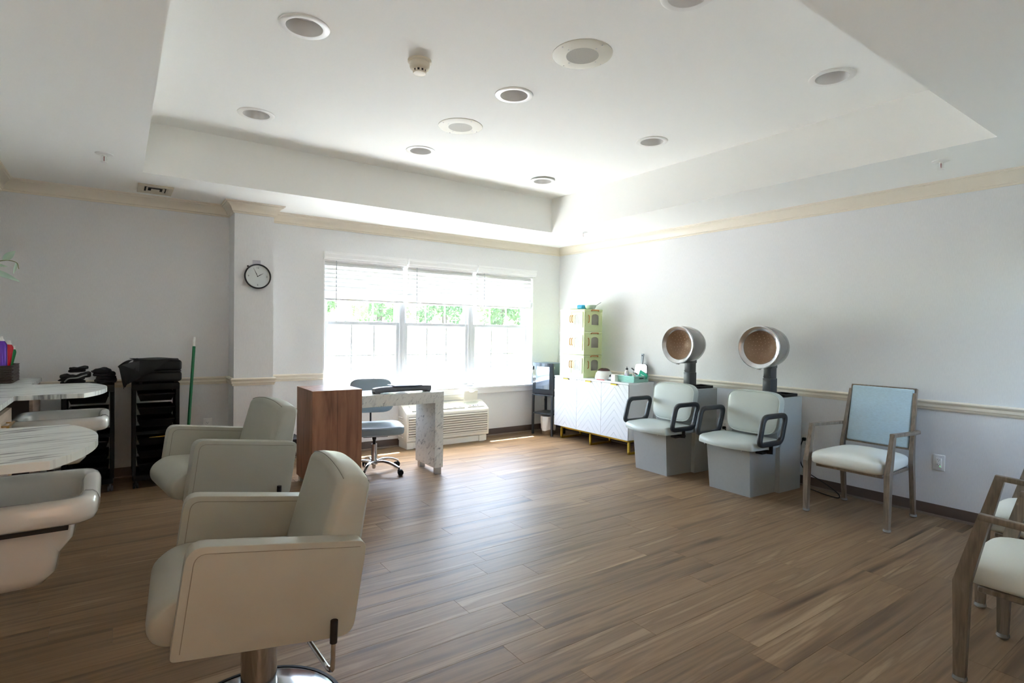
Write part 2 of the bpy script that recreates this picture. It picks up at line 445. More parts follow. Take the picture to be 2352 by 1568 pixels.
# three double-hung windows
WBX = [(-3.163, -2.257), (-2.257, -1.347), (-1.347, -0.452)]
ZM = 1.372
for i, (a, b) in enumerate(WBX):
    bm = B()
    f = 0.035
    for (x0, x1, z0, z1) in ((a, a + f, WZ0, WZ1 - .012), (b - f, b, WZ0, WZ1 - .012), (a + f, b - f, WZ0, WZ0 + 0.03), (a + f, b - f, WZ1 - 0.05, WZ1 - .012)):
        box(bm, x0, x1, 0.085, 0.185, z0, z1, 0.003, 1)
    wd = struct('window_%d' % (i + 1), bm, M_SASH)
    for nm, y0, y1, z0, z1 in (('lower_sash', 0.095, 0.13, WZ0 + 0.03, ZM + 0.02), ('upper_sash', 0.135, 0.17, ZM - 0.02, WZ1 - 0.05)):
        bm = B(); x0, x1 = a + f, b - f; s = 0.036
        for q in ((x0, x0 + s, z0, z1), (x1 - s, x1, z0, z1), (x0 + s, x1 - s, z0, z0 + s), (x0 + s, x1 - s, z1 - s, z1)): box(bm, q[0], q[1], y0, y1, q[2], q[3], 0.003, 1)
        sh = obj(nm, bm, M_SASH, wd)
        ym = (y0 + y1) / 2; gx0, gx1, gz0, gz1 = x0 + s, x1 - s, z0 + s, z1 - s
        bm = B()
        for t in (1 / 3, 2 / 3):
            xm = gx0 + (gx1 - gx0) * t; box(bm, xm - 0.008, xm + 0.008, ym - 0.005, ym + 0.005, gz0, gz1)
        zm = (gz0 + gz1) / 2; box(bm, gx0, gx1, ym - 0.003, ym + 0.003, zm - 0.006, zm + 0.006)
        obj('muntin_bars', bm, M_SASH, sh, smooth=False)
        bm = B(); box(bm, gx0, gx1, ym - 0.0015, ym + 0.0015, gz0, gz1); obj('glass_pane', bm, M_GLASS, sh, smooth=False)
    for t in (.3, .7):
        bm = B(); xm = a + (b - a) * t; box(bm, xm - 0.03, xm + 0.03, 0.078, 0.112, ZM + 0.018, ZM + 0.032, 0.005, 2); obj('sash_lock', bm, M_SASH, wd)

bm = B()
for q in ((FX0, FX0 + .05, 0.95, 2.1), (FX1 - .05, FX1, 0.95, 2.1), (FX0 + .05, FX1 - .05, 0.95, 1.0), (FX0 + .05, FX1 - .05, 2.05, 2.1), (FX0 + .05, FX1 - .05, 1.50, 1.55), (-0.65, -0.60, 1.0, 2.05)): box(bm, q[0], q[1], YF - .15, YF - .08, q[2], q[3], 0.003, 1)
wd = struct('window_4', bm, M_SASH)  # unseen window, added to let in cool fill light
bm = B(); box(bm, FX0 + .05, FX1 - .05, YF - .117, YF - .113, 1.0, 2.05); obj('glass_pane', bm, M_GLASS, wd, smooth=False)
# ------------------------------------------------------------------ outside: added sun-cutting eave, paving, slope, shrubs
M_PAVE = mat('sunlit_pale_paving', (214, 213, 208), 0.9, vary=(0.6, 0.05))
M_GRASS = mat('dry_grass', (158, 166, 128), 0.95, vary=(0.8, 0.15))
bm = B(); box(bm, -14, 10, 0.2, 0.68, 2.70, 2.86); struct('eave_sun_cut', bm, M_WHITE, smooth=False)  # unseen eave, its edge placed to narrow the sun strip on the floor
bm = B(); box(bm, -40, 40, 0.2, 14, -0.5, -0.12); struct('ground', bm, M_PAVE, smooth=False)
bm = B(); box(bm, -3.0, 40, -24, YF - .2, -0.5, -0.12); struct('ground_lawn', bm, mat('low_bounce_lawn', (62, 66, 54), 0.95), smooth=False)  # unseen lawn, colour kept dark to limit bounce through the added window
bm = B(); prism(bm, [(14, -0.5), (14, -0.12), (24, 1.72), (60, 2.4), (60, -0.5)], 'x', -60, 70); struct('ground_slope', bm, M_GRASS, smooth=False)
# ------------------------------------------------------------------ blinds
BLX = [(-3.170, -2.266), (-2.236, -1.346), (-1.324, -0.446)]
bnames = ['left white slatted window blind, next to the clock pier', 'middle white slatted window blind of three', 'right white slatted window blind, nearest the room corner']
for i, (a, b) in enumerate(BLX):
    t = thing('window_blind', bnames[i], 'blind', ((a + b) / 2, 0.0, 1.6), group='white slatted window blinds')
    hw = (b - a) / 2
    bm = B(); vx0 = -hw - (0.008 if i == 0 else -0.002); vx1 = hw + (0.02 if i == 2 else 0.006)
    prism(bm, [(0.012, 0.425), (0.012, 0.508), (-0.050, 0.508), (-0.052, 0.490), (-0.044, 0.482), (-0.044, 0.452), (-0.034, 0.440), (-0.032, 0.425)], 'x', vx0, vx1); obj('valance', bm, M_WHITE, t, ang=25)
    bm = B(); box(bm, -hw + 0.01, hw - 0.01, 0.012, 0.06, 0.41, 0.455); obj('head_rail', bm, M_WHITE, t, smooth=False)
    sl = None
    for k in range(7):
        z = 0.392 - k * 0.0445
        if sl is None:
            bm = B(); M_ = T(0, 0.034, 0, math.radians(62), 0, 0)
            prism(bm, [(-0.025, -0.0012), (0, 0.0012), (0.025, -0.0012), (0.025, 0.0012), (0, 0.0036), (-0.025, 0.0012)], 'x', -hw + 0.012, hw - 0.012, M=M_); sl = obj('slat', bm, M_BLIND, t); o = sl
        else: o = sl.copy(); COL.objects.link(o)
        o.location = (0, 0, z)
    st = None
    for k in range(9):
        if st is None:
            bm = B(); prism(bm, [(-0.025, 0), (0.0, 0.002), (0.025, 0), (0.025, 0.0026), (0, 0.0046), (-0.025, 0.0026)], 'x', -hw + 0.012, hw - 0.012, M=T(0, 0.034, 0)); st = obj('slat', bm, M_BLIND, t); o = st
        else: o = st.copy(); COL.objects.link(o)
        o.location = (0, 0, 0.034 + k * 0.0074)
    bm = B(); box(bm, -hw + 0.012, hw - 0.012, 0.009, 0.059, 0.010, 0.030, 0.004, 2); obj('bottom_rail', bm, M_BLIND, t)
    for xx in (-hw + .15, 0.0, hw - .15):
        for yy in (0.006, 0.062): obj('ladder_cord', tube(B(), [(xx, yy, 0.02), (xx, yy, 0.42)], 0.0011, 5), M_WHITE, t)
    for xx in (-hw + .15, 0.0, hw - .15):
        bm = B(); pts = [(xx + 0.022 * math.cos(k * 2.1) * (1 - k / 16), -0.004 - 0.003 * (k % 3), 0.02 + 0.004 * k + 0.01 * math.sin(k * 1.7)) for k in range(14)]
        tube(bm, smooth_path(pts, 3), 0.0012, 5); obj('gathered_cord', bm, M_WHITE, t)
    bm = B(); xw = -hw + (0.125 if i == 0 else 0.11); tube(bm, [(xw, -0.006, 0.42), (xw, -0.012, 0.40), (xw, -0.014, -0.215)], 0.004, 7); obj('tilt_wand', bm, mat('clear_wand_%d' % i, (178, 184, 190), 0.2), t)

# ------------------------------------------------------------------ ceiling fittings
M_FIX = mat('white_fixture_enamel', (238, 238, 235), 0.35)
M_FIXIN = mat('fixture_reflector', (226, 225, 223), 0.3)
M_BEIGE = mat('ivory_plastic', (226, 218, 200), 0.5)
M_SPK = mat('speaker_grille_enamel', (222, 219, 206), 0.5)
M_LENS = mat('unlit_lamp_lens', (222, 221, 221), 0.35)
where = ['recessed ceiling light left of the smoke detector, largest of those left', 'recessed ceiling light over the left corner of the tray, farthest left', 'recessed ceiling light cut off by the top edge of the photo', 'recessed ceiling light between the two round speakers', 'recessed ceiling light beyond the smaller speaker, nearest the window blinds', 'recessed ceiling light at the right, nearest the right tray corner', 'recessed ceiling light above the dryer chairs side, middle of the right row', 'recessed ceiling light hanging loose with a dark gap above its rim']
L0 = None
for (lx, ly), lb in zip(LIGHTS, where):
    if L0 is None:
        t = thing('recessed_light', lb, 'ceiling light', (lx, ly, ZT), group='recessed ceiling lights')
        bm = B(); lathe(bm, [(0.086, 0.0), (0.088, -0.006), (0.112, -0.008), (0.121, -0.004), (0.122, 0.0)], 40); obj('trim_ring', bm, M_FIX, t)
        bm = B(); lathe(bm, [(0.086, -0.005), (0.081, 0.035), (0.074, 0.075), (0.072, 0.077), (0.076, 0.085), (0.091, 0.0)], 40); obj('reflector_can', bm, M_FIXIN, t)
        bm = B(); lathe(bm, [(0.0, 0.060), (0.05, 0.062), (0.0735, 0.067), (0.0735, 0.072), (0, 0.072)], 32); obj('lamp_lens', bm, M_LENS, t)
        L0 = t
    else:
        t = copy_tree(L0); t.location = (lx, ly, ZT); t['label'] = lb
# the far right light hangs a little loose
t.location = (t.location.x, t.location.y, ZT - 0.012)

S0 = None
for (x, y, lb) in ((-2.855, -3.56, 'larger round ivory ceiling speaker, nearer the camera'), (-2.85, -2.233, 'smaller looking round ivory ceiling speaker, nearer the window')):
    if S0 is None:
        t = S0 = thing('ceiling_speaker', lb, 'speaker', (x, y, ZT), group='round ceiling speakers')
        bm = B(); lathe(bm, [(0.088, -0.009), (0.15, -0.007), (0.162, -0.003), (0.163, 0.0), (0.0, 0.0)], 48); obj('face_plate', bm, M_SPK, t)
        bm = B(); lathe(bm, [(0, -0.0095), (0.088, -0.0095), (0.09, -0.006), (0, -0.006)], 40)
        grille = mat('perforated_grille', (186, 183, 172), 0.6)
        obj('speaker_grille', bm, grille, t)
        bm = B()
        for r in range(1, 15):
            for k in range(6 * r):
                a = 2 * PI * k / (6 * r); rr = r * 0.006
                cx, cy = rr * math.cos(a), rr * math.sin(a); q = 0.0014
                bm.faces.new([bm.verts.new((cx + q * math.cos(j * PI / 2), cy + q * math.sin(j * PI / 2), -0.0099)) for j in range(4)])
        o = obj('grille_holes', bm, mat('grille_hole_dark', (110, 106, 98), 0.8), t, smooth=False); o['kind'] = 'stuff'
        for rr in (0.103, 0.146):
            for k in range(4):
                a = PI / 2 * k + 0.05; bm = B(); lathe(bm, [(0, -0.0115), (0.0035, -0.0105), (0.004, -0.007)], 10, T(rr * math.cos(a), rr * math.sin(a), 0)); obj('screw', bm, mat('screw_head_%d' % k, (140, 136, 126), 0.5) if False else M_LENS, t)
    else: t = copy_tree(S0); t.location = (x, y, ZT); t['label'] = lb

t = thing('smoke_detector', 'ivory smoke detector on the tray ceiling, dark vents round its tip', 'smoke detector', (-3.531, -2.96, ZT))
bm = B(); lathe(bm, [(0, 0), (0.066, 0), (0.066, -0.010), (0.058, -0.016), (0, -0.016)], 40); obj('base_plate', bm, M_BEIGE, t)
bm = B(); lathe(bm, [(0, -0.014), (0.056, -0.014), (0.056, -0.034), (0.052, -0.044), (0.040, -0.052), (0, -0.052)], 40); obj('housing', bm, M_BEIGE, t)
bm = B(); lathe(bm, [(0, -0.052), (0.036, -0.052), (0.033, -0.064), (0.0, -0.064)], 32); obj('vent_ring', bm, mat('vent_dark', (52, 46, 40), 0.7), t)
bm = B()
for k in range(10): box(bm, 0.0335, 0.0375, -0.005, 0.005, -0.066, -0.051, M=T(0, 0, 0, 0, 0, 2 * PI * k / 10))
lathe(bm, [(0, -0.064), (0.036, -0.064), (0.034, -0.070), (0.02, -0.074), (0, -0.074)], 32); obj('sensor_cap', bm, M_BEIGE, t)

SP0 = None
for x, y, lb in ((-4.985, -1.262, 'fire sprinkler head on the left ceiling border'), (-0.614, -4.49, 'fire sprinkler head on the right ceiling border, red bulb showing'), (-0.629, -1.153, 'small fire sprinkler head above the far room corner')):
    if SP0 is None:
        t = SP0 = thing('fire_sprinkler', lb, 'sprinkler', (x, y, ZS), group='pendent fire sprinklers')
        bm = B(); lathe(bm, [(0, 0), (0.045, 0), (0.044, -0.004), (0.026, -0.010), (0.016, -0.010), (0, -0.006)], 28); obj('escutcheon', bm, M_FIX, t)
        bm = B()
        for s in (-1, 1): tube(bm, bez3([(s * 0.008, 0, -0.008), (s * 0.015, 0, -0.022), (s * 0.012, 0, -0.036), (0, 0, -0.044)], 0.006), 0.0024, 6)
        lathe(bm, [(0, -0.003), (0.009, -0.003), (0.009, -0.014), (0, -0.014)], 12); obj('frame_arms', bm, M_FIX, t)
        bm = B(); tube(bm, [(0, 0, -0.013), (0, 0, -0.041)], 0.0019, 8); obj('glass_bulb', bm, mat('red_bulb', (140, 60, 56), 0.2), t)
        bm = B(); lathe(bm, [(0, -0.044), (0.016, -0.044), (0.017, -0.047), (0, -0.047)], 20); obj('deflector', bm, M_FIX, t)
    else: t = copy_tree(SP0); t.location = (x, y, ZS); t['label'] = lb
    t.scale = (1.12, 1.12, 1.2)

t = thing('air_vent', 'rectangular ivory air diffuser in the left ceiling border', 'vent', (-4.66, -0.365, ZS))
M_VENT = mat('ivory_vent_enamel', (214, 206, 188), 0.5)
bm = B()
W_, H_ = 0.122, 0.155
for q in ((-W_, W_, -H_, -H_ + .035), (-W_, W_, H_ - .035, H_), (-W_, -W_ + .035, -H_ + .035, H_ - .035), (W_ - .035, W_, -H_ + .035, H_ - .035)): box(bm, q[0], q[1], q[2], q[3], -0.014, 0.0, 0.003, 1)
obj('frame', bm, M_VENT, t)
bm = B(); box(bm, -W_ + .03, W_ - .03, -H_ + .03, H_ - .03, -0.002, 0.0); obj('dark_throat', bm, mat('vent_throat', (40, 36, 32), 0.9), t, smooth=False)
for k, r in enumerate((0.082, 0.055)):
    bm = B(); prof = [(0, 0), (0.012, -0.010), (0.014, -0.010), (0.003, 0)]
    hx, hy = W_ - .035 - .012 - k * .025, H_ - .035 - .012 - k * .03
    sweep(bm, [(-hx, -hy, -0.003), (hx, -hy, -0.003), (hx, hy, -0.003), (-hx, hy, -0.003)], prof, closed=True, up=(0, 0, 1)); obj('louver', bm, M_VENT, t, smooth=False)
bm = B(); box(bm, -0.03, 0.03, -0.04, 0.04, -0.014, -0.010, 0.002, 1); obj('centre_plate', bm, M_VENT, t)

# ------------------------------------------------------------------ wall fittings: clock, outlets
def text_mesh(s, size, name='tmp'):
    cu = bpy.data.curves.new(name, 'FONT'); cu.body = s; cu.size = size; cu.align_x = 'CENTER'; cu.align_y = 'CENTER'; cu.extrude = 0.0004
    o = bpy.data.objects.new(name, cu); COL.objects.link(o)
    me = bpy.data.meshes.new_from_object(o.evaluated_get(bpy.context.evaluated_depsgraph_get()))
    bpy.data.objects.remove(o); bm = bmesh.new(); bm.from_mesh(me); bpy.data.meshes.remove(me); return bm
RXF = T(0, 0, 0, PI / 2, 0, 0)       # xy plane -> faces -y
t = thing('wall_clock', 'round black-rimmed wall clock with white face hung on the pier', 'clock', (-3.863, CY, 1.78))
bm = B(); lathe(bm, [(0, 0.002), (0.105, 0.002), (0.112, 0.010), (0.115, 0.022), (0.113, 0.034), (0.106, 0.036), (0.102, 0.030), (0.102, 0.016), (0, 0.014)], 56, RXF); obj('rim', bm, mat('clock_black_rim', (24, 27, 32), 0.3), t)
bm = B(); lathe(bm, [(0, 0.018), (0.102, 0.018), (0.102, 0.015), (0, 0.015)], 48, RXF); obj('dial', bm, mat('clock_dial', (232, 234, 234), 0.4), t)
M_INK = mat('clock_ink', (44, 46, 50), 0.5)
for s, a in (('12', 90), ('3', 0), ('6', 270), ('9', 180)):
    bm = text_mesh(s, 0.022); bmesh.ops.transform(bm, matrix=T(0.078 * math.cos(math.radians(a)), -0.0186, 0.078 * math.sin(math.radians(a)), PI / 2), verts=bm.verts[:]); obj('numeral', bm, M_INK, t, smooth=False)
bm = B()
for k in range(60):
    a = 2 * PI * k / 60; l = 0.005 if k % 5 else 0.009
    box(bm, 0.092, 0.092 + l * .8, -0.0004, 0.0004, 0.018, 0.0186, M=RXF @ T(0, 0, 0, 0, 0, a))
o = obj('minute_marks', bm, M_LENS, t, smooth=False); o['kind'] = 'stuff'
for nm, ang, ln, wd in (('hour_hand', 90 - 58, 0.058, 0.0035), ('minute_hand', 90 + 26, 0.086, 0.0028)):
    bm = B(); prism(bm, [(0, -0.0008), (ln * .3, -wd), (ln * .45, -wd * .8), (ln, -0.0005), (ln, 0.0005), (ln * .45, wd * .8), (ln * .3, wd), (0, 0.0008)], 'z', 0.0195, 0.0205, M=RXF @ T(0, 0, 0, 0, 0, math.radians(ang))); obj(nm, bm, M_INK, t, smooth=False)
bm = B(); lathe(bm, [(0, 0.0235), (0.004, 0.023), (0.005, 0.0185)], 14, RXF); obj('hub_cap', bm, M_INK, t)
bm = B(); lathe(bm, [(0, 0.031), (0.06, 0.031), (0.1025, 0.029), (0.1025, 0.0285)], 40, RXF); obj('dial_glass', bm, glass_mat('clock_glass', (250, 252, 252), 0.03), t)
bm = B(); lathe(bm, [(0, 0.008), (0.008, 0.006), (0.008, -0.004), (0, -0.006)], 10, T(-0.083, -0.02, 0.087)); obj('side_knob', bm, M_BLACK, t)
bm = B(); box(bm, -0.036, 0.032, -0.0016, 0, 0, 0.064, 0.0006, 1); o = obj('wall_patch', bm, mat('lilac_grey_paper', (192, 190, 198), 0.7), None, loc=(-3.868, CY, 1.865)); tag(o, 'small lilac grey paper square stuck above the clock', 'paper')

M_PLATE = mat('outlet_white', (238, 238, 236), 0.35)
M_SLOT = mat('outlet_slot_dark', (30, 30, 30), 0.6)
OUT0 = None
def outlet(loc, rz, lb, led=True):
    """built facing -y"""
    global OUT0
    if OUT0 is None:
        t = thing('wall_outlet', lb, 'outlet', group='white duplex wall outlets')
        bm = B(); box(bm, -0.0365, 0.0365, -0.006, 0, -0.058, 0.058, 0.003, 2); obj('cover_plate', bm, M_PLATE, t)
        bm = B(); box(bm, -0.017, 0.017, -0.009, -0.004, -0.034, 0.034, 0.002, 2); obj('receptacle', bm, M_PLATE, t)
        for zz in (0.017, -0.017):
            bm = B()
            for xx, hh in ((-0.007, 0.008), (0.007, 0.0065)): box(bm, xx - 0.0012, xx + 0.0012, -0.0094, -0.0088, zz - hh / 2 + .004, zz + hh / 2 + .004)
            lathe(bm, [(0, 0.0006), (0.0026, 0.0006), (0.0026, 0)], 10, T(0, -0.0088, zz - 0.006, PI / 2)); obj('socket_slots', bm, M_SLOT, t, smooth=False)
        bm = B(); lathe(bm, [(0, 0.0008), (0.0022, 0.0006), (0.0022, 0)], 8, T(0.010, -0.0088, -0.026, PI / 2)); obj('green_indicator', bm, mat('green_led', (70, 240, 120), 0.4, emit=((80, 255, 130), 1.5)), t)
        OUT0 = t
    else: t = copy_tree(OUT0); t['label'] = lb
    t.location = loc; t.rotation_euler = (0, 0, rz); return t
outlet((-0.001, -4.337, 0.397), -PI / 2, 'white wall outlet with a green light, unused, right of the blue-backed armchair')
outlet((-0.001, -3.372, 0.387), -PI / 2, 'white wall outlet with a black plug, between the nearer dryer chair and armchair')
outlet((-0.001, -2.575, 0.408), -PI / 2, 'white wall outlet between the two dryer chairs')
outlet((-0.232, -0.001, 0.392), 0, 'white wall outlet behind the black corner stand')
outlet((-4.228, -0.001, 0.405), 0, 'white wall outlet on the dark left wall by the pier')
def plug_cord(name, lb, plug, pts, d):
    t = thing(name, lb, 'cord', plug)
    bm = B(); box(bm, -0.014, 0.014, -0.03, 0.0, -0.014, 0.014, 0.006, 2, T(0, 0, 0, 0, 0, d)); obj('plug', bm, M_BLACK, t)
    bm = B(); tube(bm, [Vector(p) - Vector(plug) for p in smooth_path(pts, 6)], 0.004, 7); obj('cable', bm, M_BLACK, t)
plug_cord('power_cord', 'black power cord looping to the floor behind the blue-backed armchair', (-0.010, -3.367, 0.410), [(-0.035, -3.362, 0.408), (-0.045, -3.345, 0.33), (-0.04, -3.345, 0.22), (-0.045, -3.40, 0.14), (-0.08, -3.56, 0.085), (-0.13, -3.70, 0.035), (-0.16, -3.72, 0.006), (-0.15, -3.62, 0.005), (-0.10, -3.50, 0.005), (-0.07, -3.42, 0.005)], -PI / 2)
plug_cord('power_cord', 'black plug and cord in the outlet between the dryer chairs', (-0.010, -2.582, 0.392), [(-0.035, -2.588, 0.392), (-0.05, -2.62, 0.375), (-0.05, -2.68, 0.33), (-0.05, -2.74, 0.2), (-0.05, -2.79, 0.03)], -PI / 2)
plug_cord('power_cord', 'black plug and cord hanging behind the corner stand', (-0.228, -0.010, 0.405), [(-0.228, -0.035, 0.402), (-0.228, -0.045, 0.37), (-0.226, -0.045, 0.30), (-0.21, -0.04, 0.2), (-0.16, -0.05, 0.05), (-0.13, -0.06, 0.006)], 0)
# ------------------------------------------------------------------ materials for furniture
M_SAGE = mat('sage_vinyl_upholstery', (168, 168, 156), 0.42, bump=(350, 0.12, 0.001), vary=(6, 0.03))
M_SEAM = mat('sage_piping', (130, 128, 114), 0.5)
M_COL = mat('polished_steel_column', (190, 190, 192), 0.1, 1.0)
M_RUB = mat('black_rubber', (18, 18, 19), 0.6)
M_PALE = mat('pale_grey_vinyl', (184, 191, 186), 0.4, bump=(300, 0.1, 0.001))
M_PIPE = mat('pale_piping', (206, 212, 206), 0.5)
M_LAM = mat('grey_laminate', (166, 169, 167), 0.5, vary=(40, 0.02))
M_LAM2 = mat('grey_laminate_edge', (150, 153, 150), 0.5)
M_CHAR = mat('charcoal_steel', (58, 61, 66), 0.4)
M_ARM = mat('charcoal_plastic_arm', (40, 42, 46), 0.42)
M_HOOD = mat('silver_grey_hood_shell', (150, 148, 146), 0.22, 0.55)
M_HOODIN = mat('bronze_tinted_visor', (168, 142, 118), 0.35, 0.1)
M_ALU = mat('brushed_aluminium', (205, 207, 210), 0.25, 1.0)
M_DOT = mat('visor_dots', (214, 196, 170), 0.4)
M_GWOOD = ramp_mat('driftwood_grain_frame', [(0.3, (104, 92, 80)), (0.5, (128, 115, 101)), (0.7, (146, 133, 119))], rough=0.45, scale=(22, 22, 2.2), nscale=3, detail=5)
M_BLUEF = mat('blue_grey_fabric', (180, 204, 218), 0.85, bump=(120, 0.35, 0.002), vary=(45, 0.09), scale=(1, 1, 7), sheen=0.2)
M_IVORY = mat('ivory_vinyl', (226, 229, 222), 0.45, bump=(300, 0.1, 0.001))
M_CLEAR = mat('clear_glide', (146, 148, 146), 0.2)
M_TASK = mat('blue_grey_vinyl', (138, 152, 160), 0.38)

# ------------------------------------------------------------------ hydraulic styling chairs
def styling_chair():
    t = thing('styling_chair', '', 'chair', group='sage styling chairs')
    HW, AT = 0.309, 0.066
    side = [(-0.226, 0.690), (0.284, 0.619), (0.240, 0.318), (-0.268, 0.374)]
    for s in (-1, 1):
        bm = B(); y0, y1 = (s * (HW - AT), s * HW) if s > 0 else (s * HW, s * (HW - AT))
        prism(bm, bez_round(side, [0.05, 0.03, 0.05, 0.015], 5), 'y', y0, y1, 0.018, 4)
        ar = obj('armrest_panel', bm, M_SAGE, t, ang=50)
        for yy in (y0 + 0.0004, y1 - 0.0004):
            bm = B(); tube(bm, [(x, yy, z) for x, z in bez_round([(-0.243, 0.392), (-0.206, 0.667), (0.262, 0.6025)], [0, 0.035, 0], 6)], 0.0014, 6)
            obj('seam', bm, M_SEAM, ar)
    bm = B()
    iw = HW - AT - 0.002
    prof = bez_round([(-0.245, 0.378), (-0.322, 0.392), (-0.332, 0.470), (-0.262, 0.526), (-0.08, 0.516), (0.16, 0.485), (0.16, 0.35)], [0.06, 0.05, 0.055, 0.07, 0.1, 0.02, 0.02], 6)
    rings = []
    for k in range(-9, 10):
        y = iw * (1 - (1 - abs(k) / 9) ** 1.8) * (1 if k > 0 else -1); q = max(0.0, (abs(y) - (iw - 0.05)) / 0.05); sc_ = 1 - 0.085 * (1 - math.sqrt(max(0, 1 - q * q)))
        rings.append([(-0.05 + (x + 0.05) * sc_, y, 0.43 + (z - 0.43) * sc_) for x, z in prof])
    loft(bm, rings); obj('seat_cushion', bm, M_SAGE, t, ang=60)
    # reclined back cushion, gently arched along the top
    bm = B()
    rings = []
    N_ = 22
    for k in range(N_ + 1):
        y = -0.250 + 0.500 * k / N_; u = abs(y) / 0.250
        top = 0.846 - 0.032 * u ** 2.2
        ins = 0.0 if u < 0.93 else 0.016 * ((u - 0.93) / 0.07) ** 1.5
        base_ = [(0.104, 0.43), (0.216, top), (0.318, top - 0.018), (0.262, 0.43)]
        base_ = [(x + (ins if i < 2 else -ins), z - (ins if i in (1, 2) else 0)) for i, (x, z) in enumerate(base_)]
        rings.append([(x, y, z) for x, z in bez_round(base_, [0.01, 0.035, 0.03, 0.01], 4)])
    loft(bm, rings); bk = obj('back_cushion', bm, M_SAGE, t, ang=50)
    for sx in (0, 1):
        bm = B(); pts = []
        for k in range(19):
            y = -0.234 + 0.468 * k / 18; u = abs(y) / 0.250
            z = (0.8385 if not sx else 0.8195) - 0.032 * u ** 2.2
            pts.append((0.2245 + 0.085 * sx, y, z + 0.001))
        tube(bm, pts, 0.0016, 6); obj('seam', bm, M_SEAM, bk)
    bm = B(); box(bm, -0.11, 0.15, -0.14, 0.14, 0.302, 0.350, 0.01, 2); box(bm, -0.08, 0.08, -0.06, 0.06, 0.268, 0.304); obj('seat_plate', bm, M_BLACK, t)
    bm = B(); lathe(bm, [(0, 0.02), (0.068, 0.02), (0.066, 0.045), (0.056, 0.052), (0.056, 0.275), (0, 0.275)], 28); obj('hydraulic_column', bm, M_COL, t)
    bm = B(); lathe(bm, [(0, 0.036), (0.07, 0.036), (0.16, 0.031), (0.235, 0.021), (0.264, 0.010)], 56); obj('base_disc', bm, M_CHROME, t)
    bm = B(); lathe(bm, [(0.260, 0.014), (0.274, 0.012), (0.279, 0.004), (0.279, 0.0), (0.0, 0.0), (0.0, 0.006), (0.260, 0.008)], 56); obj('base_rim', bm, M_RUB, t)
    # pump lever: chrome arm under the seat, bent out and up to a black grip
    bm = B(); tube(bm, bez3([(0.03, -0.05, 0.262), (0.11, -0.20, 0.305), (0.160, -0.325, 0.240), (0.167, -0.345, 0.243), (0.171, -0.345, 0.363)], 0.022), 0.0075, 8)
    lv = obj('pump_lever', bm, M_CHROME, t)
    bm = B(); tube(bm, [(0.170, -0.345, 0.330), (0.172, -0.345, 0.400)], 0.0115, 10); obj('lever_grip', bm, M_RUB, lv)
    bm = B(); tube(bm, [(-0.01, -0.03, 0.245), (0.03, -0.085, 0.235)], 0.013, 12); tube(bm, [(0.03, -0.075, 0.238), (0.10, -0.02, 0.268)], 0.006, 8); obj('lever_pivot', bm, M_CHROME, t)
    return t

sc1 = styling_chair(); sc2 = copy_tree(sc1)
sc1.location = (-4.500, -3.765, 0); sc1.rotation_euler = (0, 0, -0.076); sc1['label'] = 'sage green vinyl styling chair nearest the camera, its chrome column and base disc showing'
sc2.location = (-4.411, -2.351, 0); sc2.rotation_euler = (0, 0, 0.139)
for ch_ in (sc1, sc2):
    for c_ in ch_.children:
        if c_.name.startswith(('base_disc', 'base_rim', 'hydraulic_column')): c_.location.x -= 0.012; c_.location.y -= 0.085
for c_ in sc2.children:                                   # pumped a little higher; its base stays on the floor
    if not c_.name.startswith(('base_disc', 'base_rim', 'hydraulic_column')): c_.location.z += 0.055
    elif c_.name.startswith('hydraulic_column'): c_.scale.z = 1.19; c_.location.z = -0.004
sc2; sc2['label'] = 'sage green vinyl styling chair farther back, between the near chair and the black trolleys'

